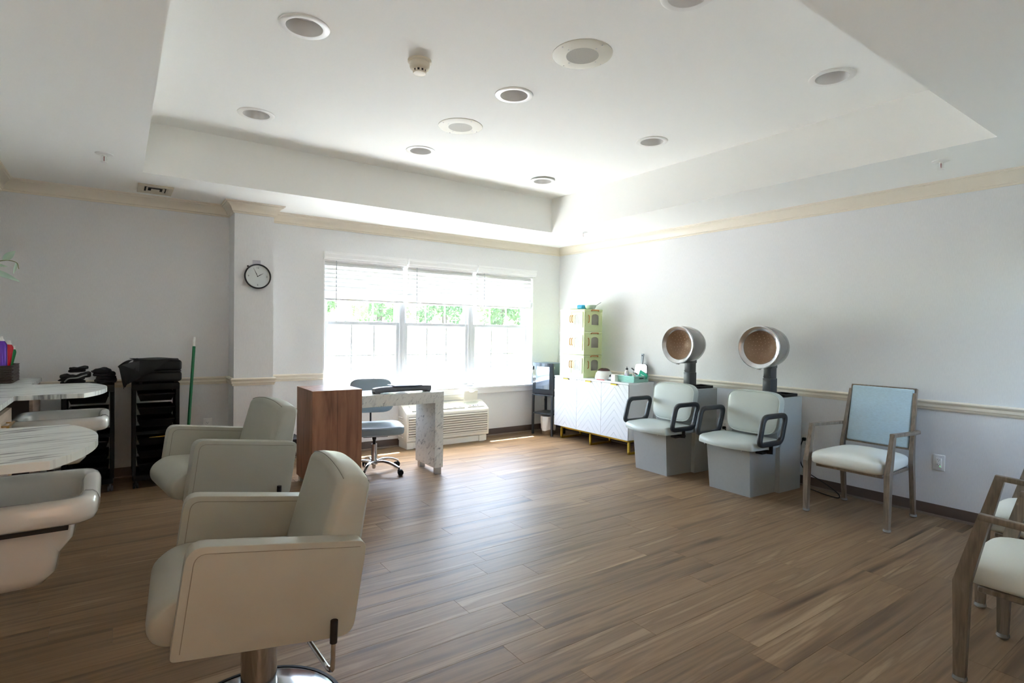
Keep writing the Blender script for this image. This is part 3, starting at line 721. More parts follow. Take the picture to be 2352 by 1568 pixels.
# ------------------------------------------------------------------ guest armchairs with driftwood look frames
def guest_chair():
    t = thing('guest_armchair', '', 'chair', group='guest armchairs with driftwood frames')
    def bar(a, b_, w0, d0, w1, d1, name='leg', m=M_GWOOD, par=t):
        bm = B(); loft(bm, [[(a[0] + sx * d0 / 2, a[1] + sy * w0 / 2, a[2]) for sx, sy in ((-1, -1), (1, -1), (1, 1), (-1, 1))],
                            [(b_[0] + sx * d1 / 2, b_[1] + sy * w1 / 2, b_[2]) for sx, sy in ((-1, -1), (1, -1), (1, 1), (-1, 1))]]); return bm
    for s in (-1, 1):
        y = s * 0.268
        bm = B(); rect = lambda x, z, d, w_: [(x - d / 2, y - w_ / 2, z), (x + d / 2, y - w_ / 2, z), (x + d / 2, y + w_ / 2, z), (x - d / 2, y + w_ / 2, z)]
        loft(bm, [rect(-0.258, 0.014, 0.036, 0.030), rect(-0.258, 0.385, 0.054, 0.036), rect(-0.200, 0.632, 0.040, 0.026), rect(-0.194, 0.655, 0.040, 0.026)])
        fl = obj('leg', bm, M_GWOOD, t, smooth=False)
        bm = B(); lathe(bm, [(0, 0), (0.017, 0), (0.021, 0.003), (0.021, 0.009), (0, 0.009)], 16, T(-0.258, y, 0)); obj('glide_foot', bm, M_CHROME, fl)
        bm = B(); lathe(bm, [(0.022, 0.008), (0.0245, 0.011), (0.0225, 0.024), (0.021, 0.024), (0.021, 0.008)], 16, T(-0.258, y, 0)); obj('clear_glide', bm, M_CLEAR, fl)
        bm = B(); rect2 = lambda x, z, d, w_, yy: [(x - d / 2, yy - w_ / 2, z), (x + d / 2, yy - w_ / 2, z), (x + d / 2, yy + w_ / 2, z), (x - d / 2, yy + w_ / 2, z)]
        yb = s * 0.236
        loft(bm, [rect2(0.272, 0.014, 0.030, 0.028, yb), rect2(0.222, 0.40, 0.040, 0.030, yb), rect2(0.222, 0.47, 0.036, 0.028, yb), rect2(0.305, 0.90, 0.022, 0.022, s * 0.218)])
        bl = obj('leg', bm, M_GWOOD, t, smooth=False)
        bm = B(); lathe(bm, [(0, 0), (0.017, 0), (0.021, 0.003), (0.021, 0.009), (0, 0.009)], 16, T(0.272, yb, 0)); obj('glide_foot', bm, M_CHROME, bl)
        bm = B(); lathe(bm, [(0.022, 0.008), (0.0245, 0.011), (0.0225, 0.024), (0.021, 0.024), (0.021, 0.008)], 16, T(0.272, yb, 0)); obj('clear_glide', bm, M_CLEAR, bl)
        bm = B(); sweep(bm, [(-0.214, y, 0.645), (0.16, y, 0.628), (0.245, s * 0.262, 0.626), (0.272, s * 0.236, 0.626)], rrect(0.030, 0.024, 0.004, 2), up=(0, 0, 1)); obj('armrest', bm, M_GWOOD, t, ang=30)
    bm = B(); box(bm, -0.225, 0.21, -0.222, 0.222, 0.345, 0.368, 0.004, 1); obj('seat_frame', bm, M_GWOOD, t)
    bm = B()
    def dome(v):
        x, y, z = v
        if z > 0: z += 0.030 * max(0, 1 - (x / 0.27) ** 2) * max(0, 1 - (y / 0.26) ** 2)
        return (x - 0.030, y * (1 - 0.06 * (x > 0)), z + 0.414)
    cushion(bm, 0.262, 0.244, 0.055, 0.5, 0.2, 56, 16, fn=dome); obj('seat_cushion', bm, M_IVORY, t)
    # back panel in a slim frame
    tilt = math.atan2(0.083, 0.43)
    Mb = T(0.236, 0, 0.49, 0, tilt, 0)
    bm = B()
    fw_ = 0.014; hw = 0.222; H_ = 0.452
    for q in ((-hw, -hw + fw_, 0, H_), (hw - fw_, hw, 0, H_), (-hw, hw, 0, fw_), (-hw, hw, H_ - fw_, H_)): box(bm, -0.004, 0.030, q[0], q[1], q[2], q[3], 0.003, 1, Mb)
    box(bm, 0.008, 0.024, -hw + .01, hw - .01, .01, H_ - .01, 0, 1, Mb)
    obj('back_frame', bm, M_GWOOD, t)
    bm = B(); box(bm, -0.020, 0.010, -hw + 0.012, hw - 0.012, 0.012, H_ - 0.010, 0.012, 3, Mb); obj('back_pad', bm, M_BLUEF, t)
    return t
g1 = guest_chair(); g2 = copy_tree(g1); g3 = copy_tree(g1)
g1.location = (-0.445, -4.006, 0); g1['label'] = 'guest armchair by the right wall with whole pale blue back panel in view'
g2.location = (-2.012, -5.378, 0); g2.rotation_euler = (0, 0, -PI / 2); g2['label'] = 'guest armchair nearest the camera at the right edge, cut off by the frame'
g3.location = (-1.205, -5.228, 0); g3.rotation_euler = (0, 0, -PI / 2); g3['label'] = 'guest armchair mostly hidden behind the nearest one at the right edge'

# ------------------------------------------------------------------ hooded dryer chairs
def dryer_chair():
    """x = 0 at the foot of the seat box, back towards +x"""
    t = thing('dryer_chair', '', 'chair', group='hooded hair dryer chairs')
    bm = B(); loft(bm, [[(0, -0.193, 0.0), (0.33, -0.200, 0.0), (0.33, 0.200, 0.0), (0, 0.193, 0.0)], [(-0.035, -0.205, 0.385), (0.33, -0.205, 0.385), (0.33, 0.205, 0.385), (-0.035, 0.205, 0.385)]])
    obj('seat_box', bm, M_LAM, t, smooth=False)
    bm = B(); prism(bm, [(0.325, 0), (0.64, 0), (0.64, 0.79), (0.325, 0.79)], 'y', -0.243, 0.243, 0.003, 1); obj('back_cabinet', bm, M_LAM, t)
    bm = B(); box(bm, 0.27, 0.335, -0.215, 0.215, 0.385, 0.62, 0.01, 2); obj('back_support', bm, M_LAM2, t)
    # seat
    bm = B()
    nose = [(-0.13 - 0.055 * (1 - (k / 8.0) ** 2), 0.255 * k / 8.0) for k in range(-8, 9)]
    plan = nose + [(0.04, 0.268), (0.20, 0.262), (0.275, 0.235), (0.275, -0.235), (0.20, -0.262), (0.04, -0.268)]
    plan = bez_round(plan, 0.035, 3)
    rings = []
    for ins, z in ((0.03, 0.396), (0.004, 0.402), (0.0, 0.416), (0.006, 0.436), (0.026, 0.450)):
        rings.append([(0.05 + (x - 0.05) * (1 - ins * 3.2), y * (1 - ins * 3.2), z + 0.016 * (abs(y) / .26) ** 2 * (z > .43)) for x, y in plan])
    loft(bm, rings); st = obj('seat_cushion', bm, M_PALE, t, ang=60)
    for s in (-1, 1):
        bm = B(); tube(bm, smooth_path([(-0.152, s * 0.170, 0.392), (-0.145, s * 0.19, 0.425), (-0.09, s * 0.222, 0.456), (0.05, s * 0.243, 0.466), (0.2, s * 0.24, 0.463)], 5), 0.0035, 6); obj('seat_piping', bm, M_PIPE, st)
    # back cushion
    bm = B()
    def bk(v):
        x, y, z = v
        wz = (z + 0.17) / 0.34
        return (x + 0.26 - 0.012 + 0.045 * wz - 0.02 * (1 - (y / 0.24) ** 2) * 0, y * (0.94 + 0.09 * wz - 0.05 * max(0, wz - .85) / .15), z + 0.660)
    cushion(bm, 0.045, 0.246, 0.178, 0.42, 0.30, 48, 20, M=None, fn=lambda v: bk((v.x, v.y, v.z)))
    bc = obj('back_cushion', bm, M_PALE, t)
    bm = B(); tube(bm, [Vector(bk((-0.036, 0.240 * (abs(math.cos(a)) ** .42) * math.copysign(1, math.cos(a)), 0.174 * (abs(math.sin(a)) ** .42) * math.copysign(1, math.sin(a))))) for a in [2 * PI * k / 56 for k in range(56)]], 0.0032, 6, closed=True)
    obj('back_piping', bm, M_PIPE, bc)
    # closed loop arms on brackets
    for s in (-1, 1):
        y = s * 0.290
        bm = B(); lp = bez_round([(-0.045, 0.668), (0.255, 0.668), (0.190, 0.452), (-0.105, 0.452)], 0.055, 6)
        sweep(bm, [(x, y, z) for x, z in lp], rrect(0.040, 0.036, 0.012, 3), closed=True, up=(0, 1, 0)); ar = obj('armrest_loop', bm, M_ARM, t, ang=60)
        bm = B(); sweep(bm, [(0.06, y, 0.455), (0.06, y, 0.385), (0.06, s * 0.19, 0.375)], rrect(0.030, 0.014, 0.004, 2), up=(1, 0, 0)); box(bm, -0.01, 0.13, s * 0.23 - 0.03, s * 0.23 + 0.03, 0.368, 0.386, 0.003, 1); obj('arm_bracket', bm, M_BLACK, ar)
    # dryer post and hood
    bm = B(); box(bm, 0.44, 0.54, -0.039, 0.039, 0.79, 0.935, 0.005, 2); obj('lower_post', bm, M_CHAR, t)
    bm = B(); box(bm, 0.445, 0.535, -0.035, 0.035, 0.935, 1.09, 0.005, 2)
    for yy in (-0.026, 0.026):
        for zz in (0.92, 0.95): lathe(bm, [(0, 0.004), (0.005, 0.003), (0.005, 0)], 8, T(0.44, yy, zz, 0, -PI / 2, 0))
    obj('upper_post', bm, M_CHAR, t)
    bm = B(); box(bm, 0.40, 0.60, -0.225, -0.075, 0.79, 0.797, 0.002, 1)
    for q in ((0.40, 0.41, -0.225, -0.075), (0.59, 0.60, -0.225, -0.075), (0.40, 0.60, -0.225, -0.215), (0.40, 0.60, -0.085, -0.075)): box(bm, q[0], q[1], q[2], q[3], 0.797, 0.815, 0.002, 1)
    obj('side_tray', bm, M_BLACK, t)
    Mh = T(0.47, 0, 1.205, 0, -PI / 2, 0)                     # local z points out of the hood mouth
    pivot = bpy.data.objects.new('dryer_hood', bpy.data.meshes.new('dryer_hood')); COL.objects.link(pivot); pivot.parent = t; pivot.location = (0.47, 0, 1.205)
    Mh = T(0, 0, 0, 0, -PI / 2, 0)
    bm = B(); lathe(bm, [(0.0, -0.125), (0.05, -0.122), (0.10, -0.105), (0.14, -0.07), (0.165, -0.02), (0.178, 0.05), (0.182, 0.12), (0.180, 0.178), (0.176, 0.186), (0.172, 0.18), (0.172, 0.05), (0.16, -0.01)], 48, Mh)
    bmesh.ops.recalc_face_normals(bm, faces=bm.faces[:])
    for f in bm.faces: f.smooth = True
    bm.to_mesh(pivot.data); bm.free(); pivot.data.materials.append(M_HOOD)
    bm = B(); lathe(bm, [(0.181, 0.180), (0.183, 0.190), (0.176, 0.197), (0.150, 0.185), (0.142, 0.176), (0.142, 0.168), (0.174, 0.172)], 48, Mh, closed=True); obj('hood_ring', bm, M_ALU, pivot)
    bm = B(); lathe(bm, [(0.146, 0.170), (0.140, 0.150), (0.12, 0.115), (0.085, 0.085), (0.04, 0.070), (0.0, 0.066)], 40, Mh); obj('hood_liner', bm, M_HOODIN, pivot)
    bm = B(); rr_ = random.Random(3)
    for ring_r, z, cnt in ((0.03, 0.069, 6), (0.055, 0.076, 10), (0.08, 0.085, 14), (0.103, 0.101, 18), (0.125, 0.127, 20)):
        for k in range(cnt):
            a = 2 * PI * (k + rr_.random() * .2) / cnt; lathe(bm, [(0, 0.0035), (0.0022, 0.002), (0.003, -0.001)], 6, Mh @ T(ring_r * math.cos(a), ring_r * math.sin(a), z))
    obj('hood_air_holes', bm, M_DOT, pivot)['kind'] = 'stuff'
    bm = B(); box(bm, -0.035, 0.07, -0.045, 0.045, -0.182, -0.115, 0.008, 2); obj('hood_yoke', bm, M_CHAR, pivot)
    bm = B(); box(bm, -0.185, -0.17, -0.02, 0.02, -0.19, -0.172, 0.004, 2); obj('hood_latch', bm, M_ALU, pivot)
    for c_ in t.children:
        if not c_.name.startswith(('seat_box', 'back_cabinet', 'side_tray')): c_.location.y -= 0.036
    return t, pivot
d1, h1 = dryer_chair(); d2 = copy_tree(d1)
h2 = [c for c in d2.children if c.name.startswith('dryer_hood')][0]
d1.location = (-0.745, -3.122, 0); d1.rotation_euler = (0, 0, -0.035); h1.rotation_euler = (0, 0, 0.11)
d2.location = (-0.782, -2.318, 0); d2.rotation_euler = (0, 0, -0.035); h2.rotation_euler = (0, 0, 0.07)
d1['label'] = 'hooded hair dryer chair nearer the blue-backed armchair, the right one of the pair'
d2['label'] = 'hooded hair dryer chair beside the white sideboard, the left one of the pair'
# ------------------------------------------------------------------ under-window air conditioner
M_CREAM = mat('cream_plastic', (240, 237, 227), 0.45)
M_CREAM2 = mat('cream_slot_shade', (96, 92, 82), 0.7)  # dark cream that paints the shade inside the outlet slots
t = thing('wall_air_conditioner', 'cream through-wall air conditioner under the window behind the marble desk', 'air conditioner', (-1.80, 0, 0))
hx = 0.532
bm = B(); prof = bez_round([(-0.005, 0.075), (-0.005, 0.47), (-0.075, 0.468), (-0.225, 0.388), (-0.235, 0.37), (-0.235, 0.075)], [0, .01, .05, .03, .02, .02], 4)
prism(bm, prof, 'x', -hx, hx, 0.012, 3); body = obj('cabinet_body', bm, M_CREAM, t, ang=30)
bm = B()
for k in range(9):
    z = 0.115 + k * 0.0265; prism(bm, [(-0.233, z), (-0.249, z + 0.003), (-0.249, z + 0.012), (-0.233, z + 0.018)], 'x', -hx + 0.02, hx - 0.02)
    for s in (-1, 1): prism(bm, [(-0.233, z), (-0.243, z + 0.004), (-0.243, z + 0.010), (-0.233, z + 0.017)], 'x', 0, 0.11, M=T(s * (hx + 0.0), -0.03, 0, 0, 0, s * PI / 2) @ T(-0.055 + s * -.06, 0.228, 0))
o = obj('intake_louvers', bm, M_CREAM, body, smooth=False); o['kind'] = 'stuff'
bm = B(); box(bm, -hx + 0.022, hx - 0.022, -0.2362, -0.234, 0.112, 0.352); obj('louver_gap_shade', bm, mat('cream_louver_shade', (150, 146, 134), .7), body, smooth=False)  # flat darker panel, paints the shade between the louvers
bm = B(); Mt = T(0, -0.15, 0.432, math.atan2(0.08, 0.15)); box(bm, -0.45, 0.22, -0.052, 0.052, -0.004, 0.001, M=Mt); obj('outlet_slot_shade', bm, M_CREAM2, body, smooth=False)  # flat dark sheet, paints shade behind the outlet slats
bm = B()
for k in range(6): box(bm, -0.45, 0.22, -0.052 + k * 0.0195, -0.047 + k * 0.0195, 0, 0.006, M=Mt)
for xx in (-0.45, -0.33, -0.21, -0.09, 0.03, 0.13, 0.21): box(bm, xx, xx + 0.008, -0.052, 0.054, 0, 0.007, M=Mt)
o = obj('outlet_grille', bm, M_CREAM, body, smooth=False); o['kind'] = 'stuff'
bm = B(); box(bm, 0.26, 0.50, -0.05, 0.052, -0.002, 0.004, 0.002, 1, Mt); cp = obj('control_panel', bm, mat('pale_green_panel', (205, 208, 190), 0.4), t)
for xx, c in ((0.29, (220, 90, 70)), (0.34, (120, 124, 130)), (0.37, (150, 150, 160)), (0.40, (120, 124, 130))):
    bm = B(); box(bm, xx, xx + 0.018, -0.035, -0.022, 0.004, 0.008, 0.001, 1, Mt); obj('button', bm, mat('panel_button_%d' % int(xx * 100), c, 0.5), cp)
bm = B(); prism(bm, [(0.245, 0.0), (0.245, 0.115), (0.30, 0.115), (0.325, 0.095), (0.365, 0.095), (0.395, 0.115), (0.435, 0.115), (0.435, 0.0)], 'y', -0.003, 0.003, M=T(0.02, -0.085, 0.478, math.radians(8))); obj('control_flap', bm, M_CREAM, t, smooth=False)
bm = B(); box(bm, -0.515, 0.515, -0.215, -0.01, 0.0, 0.07, 0.004, 1); sb = obj('sub_base', bm, M_CREAM, t)
bm = B(); box(bm, 0.40, 0.48, -0.235, -0.02, 0, 0.073, 0.003, 1); obj('foot', bm, M_CREAM, t)
bm = B(); box(bm, -0.53, -0.45, -0.235, -0.02, 0, 0.073, 0.003, 1); obj('foot', bm, M_CREAM, t)
bm = B(); box(bm, -2.33, -1.39, -0.018, -0.001, 0.478, WZ0 - 0.087, 0.003, 1)
for zz in (0.505, 0.515): box(bm, -2.33, -1.39, -0.021, -0.016, zz, zz + 0.005)
o = struct('trim_8', bm, M_CREAM)

# ------------------------------------------------------------------ nail desk: walnut block, marble top and leg
M_WALNUT = ramp_mat('walnut_laminate', [(0.25, (108, 70, 51)), (0.45, (138, 93, 69)), (0.6, (156, 109, 82)), (0.8, (172, 127, 97))], rough=0.42, scale=(6, 6, 0.8), nscale=2.2, detail=8, dist=1.2)
def marble(name, stretch, rot, rough=0.25, base_=(232, 231, 228), vein=(128, 132, 138), cover=0.42):
    """stretched soft veins; stretch = feature length along each rotated axis in metres"""
    m = bpy.data.materials.new(name); m.use_nodes = True
    nt = m.node_tree; N = nt.nodes; L = nt.links; p = N['Principled BSDF']
    tc = N.new('ShaderNodeTexCoord'); mp = N.new('ShaderNodeMapping'); mp.vector_type = 'TEXTURE'; mp.inputs['Rotation'].default_value = rot; mp.inputs['Scale'].default_value = stretch
    L.new(tc.outputs['Object'], mp.inputs[0])
    def noise(sc, det, dist):
        n = N.new('ShaderNodeTexNoise'); n.inputs['Scale'].default_value = sc; n.inputs['Detail'].default_value = det; n.inputs['Distortion'].default_value = dist; n.inputs['Roughness'].default_value = 0.6
        L.new(mp.outputs[0], n.inputs['Vector']); return n.outputs[0]
    def rng(o, a, b, c, d):
        r = N.new('ShaderNodeMapRange'); r.interpolation_type = 'SMOOTHSTEP'
        for k, v in enumerate((a, b, c, d)): r.inputs[k + 1].default_value = v
        L.new(o, r.inputs[0]); return r.outputs[0]
    broad = rng(noise(0.35, 3, 0.3), cover + .12, cover - .06, 0, 1)
    fine = rng(noise(1.0, 7, 0.6), 0.50, 0.34, 0, 1)
    hair = rng(noise(0.8, 5, 1.0), 0.56, 0.60, 0, 0.35)
    mu = N.new('ShaderNodeMath'); mu.operation = 'MULTIPLY'; L.new(broad, mu.inputs[0]); L.new(fine, mu.inputs[1])
    mh = N.new('ShaderNodeMath'); mh.operation = 'MULTIPLY'; L.new(fine, mh.inputs[0]); mh.inputs[1].default_value = 0.35
    ad = N.new('ShaderNodeMath'); ad.operation = 'MAXIMUM'; L.new(mu.outputs[0], ad.inputs[0]); L.new(mh.outputs[0], ad.inputs[1])
    mx = N.new('ShaderNodeMix'); mx.data_type = 'RGBA'; L.new(ad.outputs[0], mx.inputs[0]); mx.inputs[6].default_value = lin(base_) + (1,); mx.inputs[7].default_value = lin(vein) + (1,)
    L.new(mx.outputs[2], p.inputs['Base Color']); p.inputs['Roughness'].default_value = rough
    return m
M_MARB = marble('white_marble_laminate', (0.020, 0.028, 0.20), (0.7, 0.62, 0.0), 0.2, base_=(224, 224, 220), vein=(140, 143, 147), cover=0.42)
M_STEEL = mat('satin_steel_foot', (176, 174, 170), 0.35, 1.0)
t = thing('nail_desk', 'nail desk with a walnut end block and a white marble top and leg', 'desk', (-3.05, -1.34, 0))
bm = B(); box(bm, -0.60, -0.196, 0, 0.47, 0.052, 0.812, 0.0015, 1); wb = obj('walnut_block', bm, M_WALNUT, t)
bm = B(); box(bm, -0.60 + .199, -0.60 + .2005, -0.0012, 0.0, 0.06, 0.80); obj('panel_seam', bm, mat('walnut_dark_seam', (48, 30, 22), .6), wb, smooth=False)
bm = B(); box(bm, -0.196, 0.572, 0, 0.40, 0.652, 0.752, 0.0015, 1); obj('marble_top', bm, M_MARB, t)
bm = B(); box(bm, 0.487, 0.572, 0, 0.40, 0.060, 0.652, 0.0015, 1); obj('marble_leg', bm, M_MARB, t)
for x, y in ((0.533, 0.035), (0.533, 0.365), (-0.56, 0.04), (-0.56, 0.43), (-0.236, 0.04), (-0.236, 0.43)):
    bm = B(); box(bm, x - 0.027, x + 0.027, y - 0.027, y + 0.027, 0, 0.062, 0.002, 1); obj('foot', bm, M_STEEL, t)
t = thing('nail_lamp', 'long black arched nail lamp lying across the marble desk top', 'lamp', (-2.83, -1.22, 0.752))
bm = B(); sweep(bm, smooth_path([(-0.27, 0.0, 0.020), (-0.20, 0, 0.030), (0, 0, 0.034), (0.18, 0, 0.033), (0.265, 0, 0.028)], 6), rrect(0.080, 0.050, 0.018, 3), up=(0, 0, 1)); obj('arched_body', bm, mat('graphite_lamp_body', (92, 95, 100), 0.35), t)
for x in (-0.245, 0.235):
    bm = B(); box(bm, x - 0.028, x + 0.028, -0.033, 0.033, 0, 0.016, 0.005, 2); obj('foot_pad', bm, M_RUB, t)
o = obj('booklet', box(B(), -0.13, 0.13, -0.09, 0.09, 0, 0.006, 0.002, 1), mat('blue_grey_booklet', (86, 96, 118), 0.35), None, loc=(-2.80, -1.20, 0.8115)); tag(o, 'thin blue grey booklet lying on the black nail lamp', 'booklet')

# ------------------------------------------------------------------ task chair
t = thing('task_chair', 'blue grey vinyl task chair on a chrome star base behind the desk', 'chair', (-2.985, -0.955, 0), -0.25)
bm = B(); cushion(bm, 0.255, 0.235, 0.050, 0.42, 0.42, 40, 12, T(0, 0, 0.405), fn=lambda v: (v.x, v.y, v.z - 0.012 * (1 - (v.x / .26) ** 2) * (v.z > 0))); obj('seat', bm, M_TASK, t)
bm = B(); cushion(bm, 0.215, 0.040, 0.165, 0.42, 0.42, 40, 14, T(0.0, 0.285, 0.672, math.radians(-6)), fn=lambda v: (v.x * (1.0 - .06 * (v.z > 0)), v.y + 0.5 * v.x * v.x * -1 + 0.02, v.z)); obj('backrest', bm, M_TASK, t)
bm = B(); sweep(bm, bez3([(0, 0.05, 0.345), (0, 0.27, 0.345), (0, 0.305, 0.42), (0, 0.30, 0.66)], 0.05), rrect(0.06, 0.012, 0.004, 2), up=(1, 0, 0)); obj('back_bracket', bm, M_BLACK, t)
bm = B(); box(bm, -0.11, 0.11, -0.1, 0.1, 0.336, 0.362, 0.006, 2); obj('seat_mechanism', bm, M_BLACK, t)
bm = B(); lathe(bm, [(0, 0.34), (0.020, 0.34), (0.018, 0.30), (0.014, 0.298), (0.014, 0.255), (0, 0.255)], 16); obj('gas_lift', bm, M_BLACK, t)
bm = B(); lathe(bm, [(0, 0.26), (0.026, 0.26), (0.027, 0.12), (0.034, 0.10), (0.036, 0.075), (0.018, 0.07), (0.017, 0.035), (0, 0.035)], 20); hub = obj('column', bm, M_CHROME, t)
bm = B(); tube(bm, smooth_path([(-0.09, -0.02, 0.345), (-0.17, -0.06, 0.335), (-0.215, -0.05, 0.315), (-0.225, -0.06, 0.30)], 4), 0.004, 6); obj('height_lever', bm, M_BLACK, t)
for k in range(5):
    a = math.radians(-43 + 72 * k); c_, s_ = math.cos(a), math.sin(a)
    bm = B(); pts = smooth_path([(0.02, 0, 0.095), (0.10, 0, 0.108), (0.19, 0, 0.096), (0.27, 0, 0.066)], 4); n = len(pts)
    sweep(bm, pts, rrect(0.038, 0.024, 0.01, 3), up=(0, 0, 1), scale=[1.05 - 0.35 * i / (n - 1) for i in range(n)]); bmesh.ops.transform(bm, matrix=T(rz=a), verts=bm.verts[:])
    lg = obj('base_leg', bm, M_CHROME, t)
    Mc = T(0.272 * c_, 0.272 * s_, 0, 0, 0, a + 0.7 + k)
    bm = B(); tube(bm, [Mc @ Vector((0, 0, 0.066)), Mc @ Vector((0, 0, 0.048))], 0.006, 8)
    for s in (-1, 1): lathe(bm, [(0, -0.009), (0.022, -0.009), (0.026, -0.005), (0.026, 0.005), (0.022, 0.009), (0, 0.009)], 20, Mc @ T(0.012, s * 0.013, 0.026, PI / 2))
    box(bm, -0.014, 0.022, -0.006, 0.006, 0.024, 0.054, 0.003, 1, Mc); obj('caster', bm, M_BLACK, lg)

# ------------------------------------------------------------------ step stool behind the desk block
t = thing('step_stool', 'black-topped stool with metal legs, half hidden behind the walnut block', 'stool', (-3.66, -0.24, 0))
bm = B(); box(bm, -0.19, 0.19, -0.14, 0.14, 0.235, 0.262, 0.008, 2); obj('seat', bm, mat('black_stool_top', (40, 42, 48), 0.5), t)
bm = B(); box(bm, -0.17, 0.17, -0.12, 0.12, 0.205, 0.236, 0.004, 1); obj('apron', bm, M_BLACK, t)
for sx in (-1, 1):
    for sy in (-1, 1):
        bm = B(); tube(bm, [(sx * 0.135, sy * 0.10, 0.215), (sx * 0.170, sy * 0.125, 0.015)], 0.011, 10); lg = obj('leg', bm, mat('stool_leg_white', (212, 212, 210), 0.35), t)
        bm = B(); tube(bm, [(sx * 0.168, sy * 0.1235, 0.026), (sx * 0.1726, sy * 0.127, 0.0)], 0.0145, 10); obj('foot_cap', bm, M_RUB, lg)

# ------------------------------------------------------------------ corner stand, towel warmer, bin
Mr = math.radians(16)
M_DARK = mat('dark_slate_steel', (48, 54, 60), 0.35)
t = thing('corner_stand', 'dark metal two-shelf stand in the far corner', 'stand', (-0.367, -0.266, 0), Mr)
hw, hd = 0.148, 0.140
for sx in (-1, 1):
    for sy in (-1, 1):
        bm = B(); box(bm, sx * hd - 0.012, sx * hd + 0.012, sy * hw - 0.012, sy * hw + 0.012, 0, 0.505); obj('post', bm, M_DARK, t, smooth=False)
for z in (0.50, 0.265):
    bm = B(); box(bm, -hd - 0.012, hd + 0.012, -hw - 0.012, hw + 0.012, z, z + 0.014, 0.002, 1); obj('shelf', bm, M_DARK, t)
t = thing('towel_warmer', 'dark towel warmer cabinet with a mirror-like door on the corner stand', 'towel warmer', (-0.375, -0.268, 0.514), Mr)
bm = B(); box(bm, -0.115, 0.15, -0.158, 0.158, 0.006, 0.402, 0.006, 2); body = obj('cabinet_body', bm, mat('slate_blue_enamel', (84, 98, 110), 0.35), t)
bm = B(); box(bm, -0.140, -0.117, -0.158, 0.158, 0.008, 0.402, 0.004, 2); dr = obj('door', bm, mat('dark_gloss_door', (50, 56, 62), 0.12), t)
bm = B(); box(bm, -0.1425, -0.139, -0.105, 0.105, 0.070, 0.355, 0.0015, 1); obj('door_glass', bm, mat('mirror_door_glass', (150, 165, 190), 0.06, 0.85), dr)
for zz in (0.065, 0.345):
    bm = B(); box(bm, -0.122, -0.106, -0.164, -0.157, zz - 0.018, zz + 0.018, 0.002, 1); obj('hinge', bm, M_ALU, dr)
bm = B(); box(bm, -0.155, -0.135, 0.15, 0.172, 0.31, 0.36, 0.004, 1); obj('door_handle', bm, M_WHITE, dr)
for sx in (-1, 1):
    for sy in (-1, 1):
        bm = B(); lathe(bm, [(0, 0), (0.012, 0), (0.012, 0.008), (0, 0.008)], 10, T(0.005 + sx * 0.11, sy * 0.13, 0)); obj('foot', bm, M_RUB, t)
t = thing('waste_basket', 'small steel waste basket with a white bag under the corner stand', 'bin', (-0.385, -0.285, 0))
bm = B(); lathe(bm, [(0, 0.0), (0.079, 0.0), (0.081, 0.004), (0.092, 0.225), (0.089, 0.225), (0.078, 0.006), (0, 0.006)], 36); obj('steel_bin', bm, mat('brushed_bin_steel', (190, 178, 160), 0.3, 1.0), t)
bm = B(); rr_ = random.Random(5); prof = []
tmp = bmesh.new(); rows = []
for k, (r, z) in enumerate(((0.083, 0.20), (0.089, 0.226), (0.096, 0.235), (0.100, 0.225), (0.098, 0.17), (0.0955, 0.11), (0.093, 0.06))):
    rows.append([tmp.verts.new(((r + 0.004 * math.sin(9 * a + k) * (k > 2)) * math.cos(a), (r + 0.004 * math.sin(9 * a + k) * (k > 2)) * math.sin(a), z + (0.012 * math.sin(3 * a + 1) if k > 3 else 0))) for a in [2 * PI * i / 48 for i in range(48)]])
for i in range(6):
    for j in range(48): tmp.faces.new((rows[i][j], rows[i][(j + 1) % 48], rows[i + 1][(j + 1) % 48], rows[i + 1][j]))
merge(bm, tmp); obj('bag_liner', bm, mat('white_bag_film', (236, 236, 234), 0.4), t)
# ------------------------------------------------------------------ white chevron sideboard
M_LACQ = mat('white_lacquer', (228, 230, 231), 0.4)
M_GROOVE = mat('white_lacquer_groove', (196, 198, 200), 0.5)
M_GOLDL = mat('gold_painted_steel', (206, 172, 62), 0.35, 0.6)
def clip(poly, f):
    out = []
    for i in range(len(poly)):
        a, b = poly[i], poly[(i + 1) % len(poly)]; fa, fb = f(a), f(b)
        if fa >= 0: out.append(a)
        if fa * fb < 0:
            t_ = fa / (fa - fb); out.append((a[0] + (b[0] - a[0]) * t_, a[1] + (b[1] - a[1]) * t_))
    return out
SBX, SBY0, SBY1, SBZ0, SBZ1 = -0.44, -1.712, -0.478, 0.155, 0.772
t = thing('sideboard', 'white three-door sideboard with chevron doors and gold legs', 'sideboard', (SBX, (SBY0 + SBY1) / 2, 0))
hl = (SBY1 - SBY0) / 2; D = 0.385
bm = B(); box(bm, 0.004, D, -hl, hl, SBZ0, SBZ1 - 0.018, 0.001, 1); obj('carcass', bm, M_LACQ, t, smooth=False)
bm = B(); box(bm, -0.014, D + 0.002, -hl - 0.002, hl + 0.002, SBZ1 - 0.018, SBZ1, 0.0015, 1); obj('top_panel', bm, M_LACQ, t, smooth=False)
dw = 2 * hl / 3
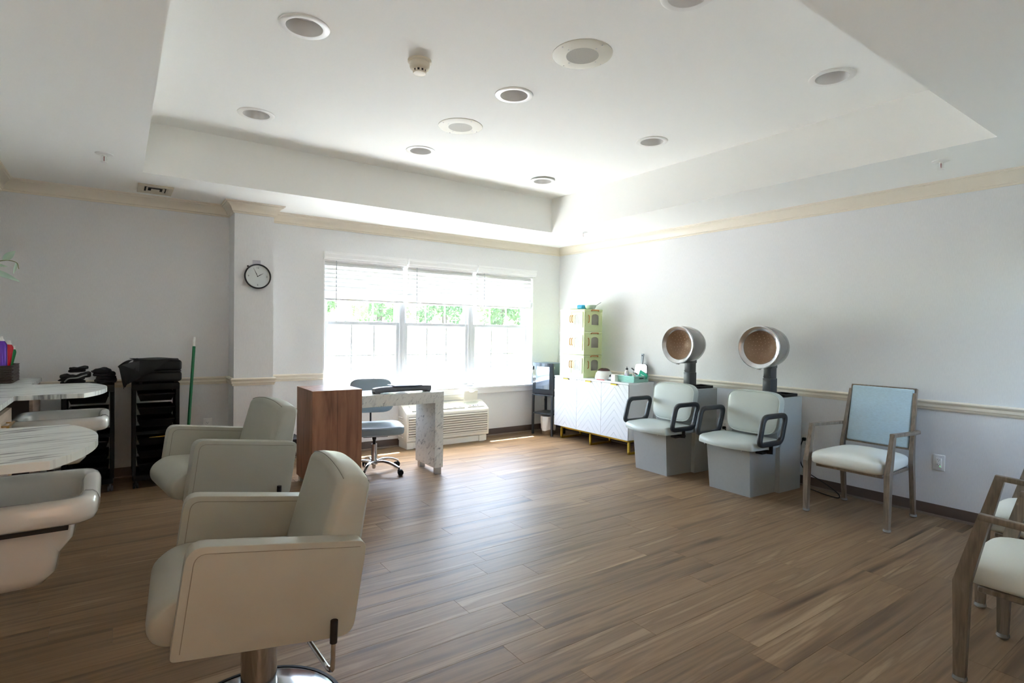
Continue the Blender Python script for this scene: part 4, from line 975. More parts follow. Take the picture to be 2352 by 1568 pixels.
for k in range(3):
    y1 = hl - k * dw - 0.002; y0 = hl - (k + 1) * dw + 0.002; z0, z1 = SBZ0 + 0.002, SBZ1 - 0.021
    bm = B(); box(bm, -0.008, 0.003, y0, y1, z0, z1); dr = obj('door', bm, M_GROOVE, t, smooth=False)
    yc = (y0 + y1) / 2; stp = 0.083; g = 0.0013
    for side in (1, -1):
        for n in range(-2, 13):
            za = z0 - 0.1 + n * stp
            poly = [(yc, z0), (y1, z0), (y1, z1), (yc, z1)] if side > 0 else [(y0, z0), (yc, z0), (yc, z1), (y0, z1)]
            line = lambda p: p[1] + abs(p[0] - yc) * 1.12
            lo_, hi_ = za + 0.08 + g, za + 0.08 + stp - g
            poly = clip(poly, lambda p: line(p) - lo_)
            if len(poly) > 2: poly = clip(poly, lambda p: hi_ - line(p))
            if len(poly) < 3: continue
            ar = abs(sum(poly[i][0] * poly[(i + 1) % len(poly)][1] - poly[(i + 1) % len(poly)][0] * poly[i][1] for i in range(len(poly)))) / 2
            if ar < 2e-4: continue
            bm = B(); prism(bm, poly, 'x', -0.0125, -0.008); obj('chevron_strip', bm, M_LACQ, dr, smooth=False)
    bm = B(); yh = yc + (0.0 if k else -.02); box(bm, -0.030, -0.010, yh - 0.045, yh + 0.045, z1 - 0.002, z1 + 0.0015); box(bm, -0.030, -0.027, yh - 0.045, yh + 0.045, z1 - 0.012, z1 + 0.0015); obj('edge_pull', bm, M_GOLDL, dr, smooth=False)
s_ = 0.011
for y in (hl - 0.10, 0.0, -hl + 0.022):
    bm = B()
    for q in ((0.02, 0.02 + 2 * s_, 0.0, SBZ0), (D - 0.05, D - 0.05 + 2 * s_, 0.0, SBZ0), (0.02, D - 0.03, 0.0, 2 * s_), (0.02, D - 0.03, SBZ0 - 2 * s_, SBZ0)): box(bm, q[0], q[1], y - s_, y + s_, q[2], q[3])
    obj('leg', bm, M_GOLDL, t, smooth=False)
bm = B()
for x in (0.02, D - 0.05): box(bm, x, x + 2 * s_, -hl + 0.022, hl - 0.10, SBZ0 - 2 * s_, SBZ0 - 0.001)
obj('leg_rail', bm, M_GOLDL, t, smooth=False)

# ------------------------------------------------------------------ three stacked green storage boxes
M_MINT = mat('pale_green_plastic', (204, 217, 164), 0.45)
M_MINT2 = mat('pale_green_plastic_edge', (192, 206, 154), 0.5)
M_BRN = mat('caramel_handle', (196, 130, 70), 0.45)
M_TINT = glass_mat('smoky_clear_window', (206, 203, 190), 0.05, 0.1)
_tn = M_TINT.node_tree; _mx0 = _tn.nodes['Mix Shader']; _df = _tn.nodes.new('ShaderNodeBsdfTranslucent'); _df.inputs[0].default_value = lin((214, 214, 200)) + (1,)
_dd = _tn.nodes.new('ShaderNodeBsdfDiffuse'); _dd.inputs[0].default_value = lin((222, 220, 206)) + (1,); _m1 = _tn.nodes.new('ShaderNodeMixShader'); _m1.inputs[0].default_value = .5; _tn.links.new(_df.outputs[0], _m1.inputs[1]); _tn.links.new(_dd.outputs[0], _m1.inputs[2])
_m2 = _tn.nodes.new('ShaderNodeMixShader'); _m2.inputs[0].default_value = 0.62; _tn.links.new(_mx0.outputs[0], _m2.inputs[1]); _tn.links.new(_m1.outputs[0], _m2.inputs[2]); _tn.links.new(_m2.outputs[0], _tn.nodes['Material Output'].inputs[0])
M_RIB = mat('white_window_rib', (226, 228, 226), 0.45)
OX0, OX1, OY0, OY1 = -0.425, -0.135, -0.972, -0.540
def arch(w_, h_, n=10):
    r = w_ / 2
    return [(-r, 0), (r, 0)] + [(r * math.cos(PI * k / n), h_ - r * .55 + r * .55 * math.sin(PI * k / n)) for k in range(n + 1)]
def storage_box():
    t = thing('storage_box', '', 'storage box', group='stacked pale green storage boxes')
    dx, dy, H_ = (OX1 - OX0) / 2, (OY1 - OY0) / 2, 0.272; th = 0.008
    def frame_wall(plane, holes, W2, name):
        """wall with arched openings: outline filled around the holes"""
    bm = B()
    box(bm, -dx, dx, -dy, dy, 0.0, 0.012, 0.003, 1); box(bm, dx - th, dx, -dy, dy, 0.01, H_ - .01); box(bm, -dx, dx, dy - th, dy, 0.01, H_ - .01)
    box(bm, -dx - 0.003, dx + 0.003, -dy - 0.003, dy + 0.003, H_ - 0.022, H_ - 0.002, 0.004, 2)
    box(bm, -dx, -dx + th, -dy, -dy + 0.03, 0.01, H_ - .02); box(bm, -dx, -dx + th, dy - 0.03, dy, 0.01, H_ - .02); box(bm, -dx, -dx + th, -dy, dy, 0.01, 0.055); box(bm, -dx, -dx + th, -dy, dy, H_ - .035, H_ - .02)
    box(bm, -dx, -dx + 0.02, -dy, -dy + th, 0.01, H_ - .02); box(bm, dx - 0.02, dx, -dy, -dy + th, 0.01, H_ - .02); box(bm, -dx, dx, -dy, -dy + th, 0.01, 0.068); box(bm, -dx, dx, -dy, -dy + th, H_ - .035, H_ - .02)
    obj('shell', bm, M_MINT, t)
    def door(Mx, W_, z0, z1, aw, ah, az, ribs, hx, name='door', ax=0.0):
        tmp = bmesh.new()
        out = [(-W_ / 2, z0), (W_ / 2, z0), (W_ / 2, z1), (-W_ / 2, z1)]; ed = []
        vs = [tmp.verts.new((x, 0, z)) for x, z in out]; ed += [tmp.edges.new((vs[i], vs[(i + 1) % 4])) for i in range(4)]
        hole = [(x + ax, z + az) for x, z in arch(aw, ah)][:-1]; hv = []
        for x, z in hole:
            if hv and (abs(x - hv[-1].co.x) + abs(z - hv[-1].co.z)) < 1e-6: continue
            hv.append(tmp.verts.new((x, 0, z)))
        ed += [tmp.edges.new((hv[i], hv[(i + 1) % len(hv)])) for i in range(len(hv))]
        bmesh.ops.triangle_fill(tmp, use_beauty=True, edges=ed)
        bmesh.ops.recalc_face_normals(tmp, faces=tmp.faces[:])
        bmesh.ops.solidify(tmp, geom=tmp.faces[:], thickness=0.006)
        bm = B(); merge(bm, tmp, Mx); dr = obj(name, bm, M_MINT, t, smooth=False)
        bm = B(); prism(bm, [(x + ax, z + az) for x, z in arch(aw + .008, ah + .006)], 'y', 0.003, 0.0042); bmesh.ops.transform(bm, matrix=Mx, verts=bm.verts[:]); obj('arched_window', bm, M_TINT, dr, smooth=False)
        if ribs:
            bm = B()
            for k in range(ribs):
                x = ax - aw / 2 + aw * (k + .5) / ribs; hh = ah - (0.0 if abs(x - ax) < aw * .3 else 0.018)
                box(bm, x - 0.0035, x + 0.0035, -0.004, 0.002, az, az + hh)
            bmesh.ops.transform(bm, matrix=Mx, verts=bm.verts[:]); obj('window_ribs', bm, M_RIB, dr, smooth=False)
        bm = B(); tube(bm, bez3([(hx, -0.004, az + ah * .20), (hx, -0.020, az + ah * .3), (hx, -0.020, az + ah * .8), (hx, -0.004, az + ah * .9)], 0.012), 0.0052, 8); bmesh.ops.transform(bm, matrix=Mx, verts=bm.verts[:]); obj('handle', bm, M_BRN, dr)
    Mf = T(-dx - 0.001, 0, 0, 0, 0, -PI / 2)                # local -y -> -x ; local x -> -y
    wd = dy - 0.022
    door(Mf @ T(-wd / 2 - 0.001, 0, 0), wd - 0.002, 0.052, 0.236, 0.112, 0.125, 0.085, 7, wd / 2 - 0.016, ax=-0.012)
    door(Mf @ T(wd / 2 + 0.001, 0, 0), wd - 0.002, 0.052, 0.236, 0.112, 0.125, 0.085, 7, -wd / 2 + 0.016, ax=0.012)
    Ms = T(0, -dy - 0.001, 0)
    door(Ms, 2 * dx - 0.03, 0.064, 0.236, 0.118, 0.128, 0.085, 0, -0.085, ax=0.022)
    bm = B(); tube(bm, bez3([(-0.042, -dy - 0.006, H_ - 0.022), (-0.038, -dy - 0.018, H_ - 0.012), (0.070, -dy - 0.018, H_ - 0.012), (0.075, -dy - 0.006, H_ - 0.022)], 0.014), 0.0066, 8); obj('carry_handle', bm, M_BRN, t)
    return t, dx, dy
b1, dx_, dy_ = storage_box(); b2 = copy_tree(b1); b3 = copy_tree(b1)
for k, (b_, lb) in enumerate(((b1, 'pale green storage box standing on the sideboard, lowest of the stack'), (b2, 'pale green storage box in the middle of the stack'), (b3, 'pale green storage box topmost of the stack, carrying the mint bowl'))):
    b_.location = ((OX0 + OX1) / 2, (OY0 + OY1) / 2, SBZ1 + 0.0005 + k * 0.2725); b_['label'] = lb
def item(name, lb, cat, bm, m, loc, rz=0, group=None, smooth=True):
    o = obj(name, bm, m, None, smooth=smooth, loc=loc, rot=(0, 0, rz)); return tag(o, lb, cat, group)
# what shows through the side windows
zb = SBZ1 + 0.013
item('pouch', 'dusky pink pouch seen through the side window of the middle green box', 'pouch', cushion(B(), 0.045, 0.03, 0.034, .6, .6, 20, 10), mat('pink_pouch', (186, 130, 136), 0.6), (-0.235, -0.92, zb + 0.2725 + 0.115)); 
item('folded_towel', 'white folded towel inside the middle green box, under the pouch', 'towel', box(B(), -0.1, 0.1, -0.1, 0.1, 0, 0.08, 0.02, 3), mat('white_towel', (226, 222, 214), 0.9), (-0.28, -0.82, zb + 0.2725))
item('folded_towel', 'grey folded towel seen through the window of the topmost green box', 'towel', box(B(), -0.09, 0.09, -0.11, 0.11, 0, 0.115, 0.02, 3), mat('taupe_towel', (176, 166, 154), 0.9), (-0.27, -0.83, zb + 0.545))
item('jar', 'small pinkish jar on the towel inside the topmost green box', 'jar', lathe(B(), [(0, 0), (0.024, 0), (0.026, 0.01), (0.026, 0.04), (0.018, 0.05), (0.018, 0.06), (0, 0.06)], 20), mat('pink_jar', (206, 160, 140), 0.4), (-0.29, -0.90, zb + 0.545 + 0.1155))
item('nail_brush', 'dark blue round item inside the lowest green storage box', 'container', lathe(B(), [(0, 0), (0.03, 0), (0.042, 0.02), (0.042, 0.05), (0.026, 0.075), (0.012, 0.10), (0.012, 0.13), (0, 0.135)], 20), mat('navy_jar', (70, 80, 110), 0.4), (-0.25, -0.92, zb))

# on top of the stack
zt = SBZ1 + 0.0005 + 3 * 0.2725 + 0.0005
t = thing('mixing_bowl', 'mint green mixing bowl with a spatula on the topmost storage box', 'bowl', (-0.285, -0.925, zt))
M_BOWL = mat('mint_bowl', (196, 216, 196), 0.4)
bm = B(); lathe(bm, [(0, 0), (0.045, 0), (0.062, 0.016), (0.070, 0.048), (0.067, 0.048), (0.058, 0.018), (0.04, 0.006), (0, 0.006)], 36); obj('bowl', bm, M_BOWL, t)
bm = B(); tube(bm, [(0.01, -0.02, 0.012), (0.09, -0.085, 0.082)], 0.003, 7); obj('spatula', bm, mat('grey_spatula', (130, 130, 140), 0.4), t)
t = thing('wipes_pack', 'white and bright blue soft pack lying left of the mint bowl', 'pack', (-0.29, -0.73, zt), 0.1)
bm = B(); cushion(bm, 0.06, 0.11, 0.026, .5, .35, 28, 10, T(0, 0.02, 0.026)); obj('white_sleeve', bm, mat('white_film', (235, 240, 244), 0.35), t)
bm = B(); cushion(bm, 0.062, 0.05, 0.0285, .5, .35, 28, 10, T(0, -0.055, 0.0285)); obj('blue_label', bm, mat('bright_blue_film', (40, 160, 206), 0.35), t)
bm = B(); box(bm, -0.02, 0.02, 0.128, 0.15, 0.012, 0.034, 0.004, 1); obj('dark_tab', bm, M_BLACK, t)

# ------------------------------------------------------------------ things along the sideboard top
zs = SBZ1 + 0.0005
t = thing('wax_warmer', 'white domed wax warmer with a brown tinted lid on the sideboard', 'wax warmer', (-0.30, -1.185, zs))
bm = B(); lathe(bm, [(0, 0), (0.098, 0), (0.104, 0.01), (0.103, 0.03), (0.092, 0.07), (0.070, 0.098), (0.066, 0.100), (0, 0.100)], 44); obj('body', bm, mat('glossy_white_plastic', (232, 234, 228), 0.25), t)
bm = B(); lathe(bm, [(0.072, 0.098), (0.064, 0.112), (0.045, 0.124), (0.02, 0.130), (0, 0.131)], 44); obj('lid', bm, mat('brown_tinted_lid', (70, 34, 30), 0.15), t)
for k, a in enumerate((200, 220, 240)):
    bm = B(); lathe(bm, [(0, 0.003), (0.005, 0.002), (0.005, 0)], 12, T(0.101 * math.cos(math.radians(a)), 0.101 * math.sin(math.radians(a)), 0.034, 0, 0, math.radians(a)) @ T(0, 0, 0, 0, PI / 2 - .2, 0)); obj('control_dot', bm, M_LENS, t)
item('wax_pen', 'thin red pen lying in front of the wax warmer', 'pen', tube(B(), [(0, -0.055, 0.004), (0, 0.055, 0.004)], 0.004, 8), mat('red_pen', (214, 70, 70), 0.4), (-0.425, -1.255, zs), 0.12)
t = thing('small_device', 'small silver device with a black round top, right of the wax warmer', 'device', (-0.335, -1.345, zs), 0.2)
bm = B(); box(bm, -0.045, 0.045, -0.032, 0.032, 0, 0.008, 0.003, 1); obj('base', bm, M_BLACK, t)
bm = B(); prism(bm, bez_round([(-0.026, 0.008), (0.026, 0.008), (0.026, 0.034), (0.0, 0.044), (-0.026, 0.030)], 0.008, 3), 'x', -0.03, 0.03, 0.003, 1); obj('body', bm, M_ALU, t)
bm = B(); lathe(bm, [(0, -0.016), (0.020, -0.016), (0.024, -0.008), (0.024, 0.008), (0.020, 0.016), (0, 0.016)], 20, T(0, 0.004, 0.044, 0, PI / 2, 0)); obj('black_drum', bm, M_BLACK, t)
item('paper_box', 'small cream box between the silver device and the teal basket', 'box', box(B(), -0.035, 0.035, -0.03, 0.03, 0, 0.078, 0.002, 1), mat('cream_card', (236, 230, 218), 0.6), (-0.375, -1.435, zs), 0.05)
# woven teal basket
M_TEAL = mat('teal_woven_plastic', (172, 220, 208), 0.5)
BX, BY = -0.245, -1.578
t = thing('woven_tray', 'teal woven plastic basket holding bottles at the sideboard end', 'basket', (BX, BY, zs))
w2, l2, hh = 0.112, 0.118, 0.066
bm = B(); box(bm, -w2 + .01, w2 - .01, -l2 + .01, l2 - .01, 0, 0.004); box(bm, -w2 + .008, w2 - .008, -l2 + .008, -l2 + .011, 0.004, hh); box(bm, -w2 + .008, w2 - .008, l2 - .011, l2 - .008, 0.004, hh); box(bm, -w2 + .008, -w2 + .011, -l2 + .008, l2 - .008, 0.004, hh); box(bm, w2 - .011, w2 - .008, -l2 + .008, l2 - .008, 0.004, hh); obj('inner_wall', bm, M_TEAL, t, smooth=False)
bm = B()
for k in range(7):
    z = 0.006 + k * 0.0085; pts = []
    for (xa, ya, xb, yb) in ((-w2, -l2, w2, -l2), (w2, -l2, w2, l2), (w2, l2, -w2, l2), (-w2, l2, -w2, -l2)):
        n = 12; nx, ny = (yb - ya), -(xb - xa); ln = math.hypot(nx, ny); nx /= ln; ny /= ln; sp = 0.06 * z
        for i in range(n):
            u = i / n; o_ = 0.0022 * (1 if (i + k) % 2 else -1) + sp
            pts.append((xa + (xb - xa) * u + nx * o_, ya + (yb - ya) * u + ny * o_, z))
    tube(bm, pts, 0.0040, 5, closed=True)
o = obj('weave', bm, M_TEAL, t); o['kind'] = 'stuff'
bm = B(); sweep(bm, [(-w2 - .004, -l2 - .004, hh), (w2 + .004, -l2 - .004, hh), (w2 + .004, l2 + .004, hh), (-w2 - .004, l2 + .004, hh)], rrect(0.012, 0.010, 0.003, 2), closed=True, up=(0, 0, 1)); obj('rim', bm, M_TEAL, t)
bm = B(); box(bm, -0.035, 0.03, -l2 - 0.012, -l2 - 0.007, 0.040, 0.052, 0.002, 1); obj('handle_slot', bm, mat('teal_slot_dark', (60, 92, 86), .7), t)
def bottle(nm, lb, r, h, m, cm, loc, cap=0.02):
    t = thing(nm, lb, 'bottle', loc)
    bm = B(); lathe(bm, [(0, 0), (r, 0), (r * 1.03, 0.004), (r * 1.03, h * .78), (r * .8, h * .9), (r * .42, h * .96), (r * .42, h), (0, h)], 24); obj('body', bm, m, t)
    bm = B(); lathe(bm, [(0, h), (r * .55, h), (r * .55, h + cap), (0, h + cap)], 16); obj('cap', bm, cm, t); return t
zk = zs + 0.0045
pb = bottle('pump_bottle', 'clear bottle with a black pump standing in the teal basket', 0.024, 0.125, mat('milky_bottle', (222, 216, 212), 0.25), M_BLACK, (-0.262, -1.505, zk), 0.016)
bm = B(); tube(bm, [(0, 0, 0.141), (0, 0, 0.158)], 0.004, 8); box(bm, -0.006, 0.006, -0.036, 0.010, 0.157, 0.168, 0.002, 1, T(0, 0, 0, 0.5)); obj('pump_head', bm, M_BLACK, pb)
bm = B(); lathe(bm, [(0.0252, 0.03), (0.0252, 0.085)], 24); obj('lilac_label', bm, mat('lilac_label', (206, 188, 208), 0.5), pb)
for (x, y, r, h, c, lb) in ((-0.30, -1.545, 0.014, 0.075, (242, 240, 244), 'short white bottle in front of the pump bottle in the basket'), (-0.20, -1.545, 0.012, 0.085, (214, 196, 176), 'slim beige bottle before the hand mirror, left in the basket'), (-0.22, -1.585, 0.012, 0.07, (220, 190, 190), 'slim pinkish bottle before the hand mirror, right in the basket'), (-0.29, -1.625, 0.013, 0.062, (225, 225, 228), 'small clear bottle at the near side of the teal basket')):
    bottle('polish_bottle', lb, r, h, mat('bottle_%d' % int(h * 1000), c, 0.25), M_LENS if h < .08 else mat('silver_cap', (190, 190, 195), .2, 1.0), (x, y, zk), 0.014)
item('jar', 'small white jar standing left in the teal basket', 'jar', lathe(B(), [(0, 0), (0.020, 0), (0.021, 0.004), (0.021, 0.066), (0.019, 0.07), (0, 0.07)], 20), mat('white_jar', (238, 236, 230), 0.35), (-0.318, -1.495, zk))
t = thing('packet', 'bright green flat packet leaning out of the teal basket', 'packet', (-0.180, -1.655, zk), 0.1)
Mp = T(0, 0, 0.055, math.radians(28), math.radians(-20), 0)
bm = B(); box(bm, -0.006, 0.006, -0.055, 0.045, -0.035, 0.062, 0.002, 1, Mp); obj('green_card', bm, mat('green_card', (70, 196, 160), 0.4), t)
bm = B(); box(bm, -0.0068, -0.006, -0.03, 0.02, 0.018, 0.030, M=Mp); obj('pale_lettering_strip', bm, M_WHITE, t, smooth=False)
bm = B(); box(bm, 0.0062, 0.014, -0.055, 0.045, -0.035, 0.062, 0.001, 1, Mp); obj('black_back', bm, M_BLACK, t)
t = thing('hand_mirror', 'square hand mirror with a grey handle upright, leaning on the wall', 'mirror', (-0.075, -1.535, SBZ1 + 0.02), 0)
Mm = T(0, 0, 0, 0, math.radians(7), math.radians(-2))
bm = B(); prism(bm, bez_round([(-0.098, 0), (0.098, 0), (0.092, 0.175), (-0.092, 0.175)], 0.045, 6), 'x', -0.006, 0.006, 0.003, 1, Mm); obj('frame', bm, M_CHAR, t)
bm = B(); prism(bm, bez_round([(-0.092, 0.006), (0.092, 0.006), (0.086, 0.170), (-0.086, 0.170)], 0.042, 6), 'x', -0.0072, -0.0055, M=Mm); obj('mirror_glass', bm, mat('mirror_silver', (240, 242, 244), 0.03, 1.0), t, smooth=False)
bm = B(); prism(bm, bez_round([(-0.012, 0.172), (0.012, 0.172), (0.018, 0.29), (-0.018, 0.29)], 0.012, 4), 'x', -0.006, 0.006, 0.002, 1, Mm); obj('handle', bm, mat('grey_handle', (150, 156, 162), 0.35), t)
bm = B(); prism(bm, circ(0.008, 12), 'x', -0.0075, -0.0058, M=Mm @ T(0, 0, 0.268)); obj('hanging_hole', bm, M_BLACK, t, smooth=False)
# ------------------------------------------------------------------ marble worktop with two round-ended peninsulas
M_MARB2 = marble('marble_laminate_top', (0.30, 0.030, 1.0), (0, 0, 0.24), 0.3, base_=(228, 233, 230), vein=(92, 96, 104), cover=0.50)
CZ, CTH = 0.90, 0.027
CXF = -5.388
def arc3(p0, pm, p1, n=18):
    ax, ay = p0; bx, by = pm; cx, cy = p1
    d = 2 * (ax * (by - cy) + bx * (cy - ay) + cx * (ay - by))
    ux = ((ax * ax + ay * ay) * (by - cy) + (bx * bx + by * by) * (cy - ay) + (cx * cx + cy * cy) * (ay - by)) / d
    uy = ((ax * ax + ay * ay) * (cx - bx) + (bx * bx + by * by) * (ax - cx) + (cx * cx + cy * cy) * (bx - ax)) / d
    r = math.hypot(ax - ux, ay - uy); a0 = math.atan2(ay - uy, ax - ux); a1 = math.atan2(cy - uy, cx - ux)
    while a1 < a0: a1 += 2 * PI
    return [(ux + r * math.cos(a0 + (a1 - a0) * k / n), uy + r * math.sin(a0 + (a1 - a0) * k / n)) for k in range(n + 1)]
out = [(XL + 0.004, -5.2), (CXF, -5.2)]
for y0, y1 in ((-3.685, -2.925), (-1.640, -0.885)):
    out += [(CXF, y0)] + arc3((-5.074, y0), (-4.966, (y0 + y1) / 2), (-5.074, y1)) + [(CXF, y1)]
out += [(CXF, -0.25), (XL + 0.004, -0.25)]
t = thing('station_worktop', 'grey-veined white marble worktop along the left wall with two round-ended counters', 'worktop', (0, 0, 0))
bm = B(); prism(bm, out, 'z', CZ - CTH, CZ); obj('marble_slab', bm, M_MARB2, t, ang=30)
# ------------------------------------------------------------------ drawer cabinets under it
M_PALEW = ramp_mat('pale_wood_front', [(0.3, (150, 130, 116)), (0.5, (174, 154, 138)), (0.7, (188, 170, 154))], rough=0.45, scale=(8, 1.4, 14), nscale=2.2)
M_DKW = mat('dark_cabinet_side', (62, 50, 44), 0.5)
def drawer_unit(lb, y0, y1, ztop, nd):
    t = thing('drawer_cabinet', lb, 'cabinet', (XL + 0.005, (y0 + y1) / 2, 0), group='wood drawer cabinets under the worktop')
    d = CXF - 0.012 - XL; hy = (y1 - y0) / 2
    bm = B(); box(bm, 0, d - 0.02, -hy, hy, 0.06, ztop); obj('carcass', bm, M_DKW, t, smooth=False)
    bm = B(); box(bm, 0.0, d - 0.05, -hy + .01, hy - .01, 0.0, 0.06); obj('plinth', bm, M_BLACK, t, smooth=False)
    h = (ztop - 0.07) / nd
    for k in range(nd):
        z1 = ztop - k * h - 0.002; z0 = ztop - (k + 1) * h + 0.002
        bm = B(); box(bm, d - 0.02, d, -hy, hy, z0, z1, 0.001, 1); f = obj('drawer', bm, M_PALEW, t, smooth=False)
        bm = B(); tube(bm, [(d + 0.028, -0.10, z1 - 0.06), (d + 0.028, 0.10, z1 - 0.06)], 0.0065, 10)
        for yy in (-0.075, 0.075): tube(bm, [(d - 0.002, yy, z1 - 0.06), (d + 0.028, yy, z1 - 0.06)], 0.004, 8)
        obj('bar_pull', bm, M_GOLD, f)
drawer_unit('wood drawer cabinet with a brass pull under the worktop, nearer the camera', -2.20, -1.676, 0.843, 3)
drawer_unit('wood drawer cabinet with a brass pull under the worktop, at its far end', -0.72, -0.27, 0.868, 3)

# ------------------------------------------------------------------ porcelain shampoo bowls under the round ends
M_PORC = mat('white_porcelain', (226, 226, 222), 0.12, coat=0.6)
def shampoo_bowl():
    t = thing('shampoo_bowl', '', 'sink', group='white shampoo bowls')
    HX, HYb = 0.245, 0.262
    def ring(ins, z, e=0.30, notch=0.0, sh=0.0, n=64, sx=1.0):
        r = []
        for k in range(n):
            a = 2 * PI * k / n; c_, s_ = math.cos(a), math.sin(a)
            x = (HX - ins) * sx * math.copysign(abs(c_) ** e, c_) + sh; y = (HYb - ins) * math.copysign(abs(s_) ** e, s_)
            zz = z
            if c_ > 0: zz -= notch * math.exp(-(y / 0.085) ** 4) * min(1, max(0, (x / HX - 0.45) / 0.4))
            r.append((x, y, zz))
        return r
    bm = B()
    outer = [ring(0.140, 0.432, 0.42, sh=-0.055), ring(0.094, 0.440, 0.32, sh=-0.05), ring(0.072, 0.475, 0.28, sh=-0.045), ring(0.060, 0.60, 0.27, sh=-0.038), ring(0.055, 0.646, 0.28, sh=-0.035)]
    rim = [ring(0.018, 0.650, 0.26, 0.012), ring(0.005, 0.660, 0.25, 0.02), ring(0.0, 0.676, 0.25, 0.03), ring(0.0, 0.712, 0.25, 0.045), ring(0.006, 0.727, 0.25, 0.05), ring(0.018, 0.735, 0.25, 0.055), ring(0.040, 0.734, 0.26, 0.055), ring(0.050, 0.726, 0.27, 0.05), ring(0.056, 0.708, 0.28, 0.04)]
    inner = [ring(0.060, 0.66, 0.30, 0.01), ring(0.070, 0.58, 0.34), ring(0.095, 0.50, 0.40, sh=-0.03), ring(0.14, 0.468, 0.5, sh=-0.05), ring(0.225, 0.458, 0.9, sh=-0.05)]
    loft(bm, outer + rim + inner); obj('basin', bm, M_PORC, t, ang=80)
    bm = B(); lathe(bm, [(0, 0.395), (0.05, 0.395), (0.058, 0.405), (0.070, 0.445), (0, 0.445)], 28, T(-0.06, 0, 0)); obj('drain_boss', bm, M_PORC, t)
    bm = B(); box(bm, -0.30, 0.165, -0.246, -0.214, 0.636, 0.650); box(bm, -0.30, 0.165, 0.214, 0.246, 0.636, 0.650); box(bm, -0.33, -0.29, -0.246, 0.246, 0.636, 0.650); obj('mounting_strap', bm, M_RUB, t, smooth=False)
    bm = B(); lathe(bm, [(0, 0.462), (0.03, 0.462), (0.036, 0.459), (0, 0.459)], 20, T(-0.05, 0, 0)); obj('drain', bm, M_CHROME, t)
    bm = B(); tube(bm, bez3([(-0.06, 0, 0.40), (-0.06, 0, 0.24), (-0.16, 0, 0.24), (-0.16, 0, 0.34), (-0.42, 0, 0.34)], 0.04), 0.019, 12); obj('waste_pipe', bm, M_BLACK, t)
    bm = B(); box(bm, -0.43, -0.24, -0.12, 0.12, 0.45, 0.70, 0.01, 2); obj('wall_bracket', bm, M_BLACK, t)
    return t
sb1 = shampoo_bowl(); sb2 = copy_tree(sb1)
sb1.location = (-5.205, -3.275, 0.0); sb1['label'] = 'white porcelain shampoo bowl nearest the camera at the left edge'
sb2.location = (-5.198, -1.265, 0); sb2['label'] = 'white porcelain shampoo bowl beyond the near marble counter end'

# ------------------------------------------------------------------ basket of cans on the worktop
M_WICK = mat('dark_wicker', (58, 40, 34), 0.5)
t = thing('wicker_basket', 'dark woven basket holding spray cans on the marble worktop', 'basket', (-5.566, -0.565, CZ + 0.0005))
bx, by, bh = 0.060, 0.155, 0.122
bm = B(); box(bm, -bx + .006, bx - .006, -by + .006, by - .006, 0, 0.006)
for q in ((-bx + .005, bx - .005, -by + .004, -by + .008), (-bx + .005, bx - .005, by - .008, by - .004), (-bx + .004, -bx + .008, -by + .005, by - .005), (bx - .008, bx - .004, -by + .005, by - .005)): box(bm, q[0], q[1], q[2], q[3], 0.004, bh)
obj('inner_wall', bm, M_WICK, t, smooth=False)
bm = B()
for k in range(10):
    z = 0.007 + k * 0.0122; pts = []
    for (xa, ya, xb, yb, n) in ((-bx, -by, bx, -by, 8), (bx, -by, bx, by, 20), (bx, by, -bx, by, 8), (-bx, by, -bx, -by, 20)):
        nx, ny = (yb - ya), -(xb - xa); ln = math.hypot(nx, ny)
        for i in range(n):
            u = i / n; o_ = 0.003 * (1 if (i + k) % 2 else -1); pts.append((xa + (xb - xa) * u + nx / ln * o_, ya + (yb - ya) * u + ny / ln * o_, z))
    tube(bm, pts, 0.0058, 5, closed=True)
o = obj('weave', bm, mat('dark_wicker_gloss', (72, 60, 56), 0.35), t); o['kind'] = 'stuff'
def can(lb, loc, r, h, c, tilt=(0, 0)):
    t = thing('spray_can', lb, 'spray can', loc); t.rotation_euler = (tilt[0], tilt[1], 0)
    bm = B(); lathe(bm, [(0, 0), (r, 0), (r, h * .88), (r * .94, h * .93), (r * .62, h), (0, h)], 28); obj('body', bm, mat('can_%d_%d' % c[:2], c, 0.25, 0.3), t)
    bm = B(); lathe(bm, [(0, h), (r * .64, h), (r * .6, h * 1.02), (r * .42, h * 1.05), (r * .36, h * 1.11), (0, h * 1.11)], 20); obj('spray_nozzle', bm, mat('nozzle_white', (225, 225, 224), 0.4), t)
can('purple spray can with a white nozzle standing in the dark basket', (-5.571, -0.665, CZ + 0.007), 0.036, 0.285, (98, 48, 168))
can('red spray can leaning right in the dark basket', (-5.578, -0.575, CZ + 0.014), 0.034, 0.255, (200, 28, 44), (0, 0.14))
can('green tube leaning behind the red can in the dark basket', (-5.572, -0.475, CZ + 0.014), 0.024, 0.22, (48, 150, 96), (0, 0.20))

# ------------------------------------------------------------------ eucalyptus branch in a vase just outside the frame
t = thing('eucalyptus_vase', 'pale green eucalyptus branch reaching in at the left edge', 'plant', (-5.53, -2.42, CZ + 0.0005))
bm = B(); lathe(bm, [(0, 0), (0.05, 0), (0.07, 0.05), (0.062, 0.14), (0.035, 0.20), (0.040, 0.23), (0.034, 0.23), (0.03, 0.20), (0.05, 0.14), (0, 0.02)], 28); obj('vase', bm, mat('white_ceramic', (228, 226, 222), 0.3), t)
M_LEAF = mat('eucalyptus_leaf', (176, 204, 188), 0.5, vary=(20, 0.08)); M_STEM = mat('eucalyptus_stem', (112, 118, 70), 0.6)
stem = smooth_path([(0, 0, 0.04), (0.02, 0.0, 0.30), (0.06, 0.02, 0.55), (0.13, 0.03, 0.665), (0.19, 0.03, 0.700), (0.235, 0.03, 0.695), (0.245, 0.03, 0.665)], 6)
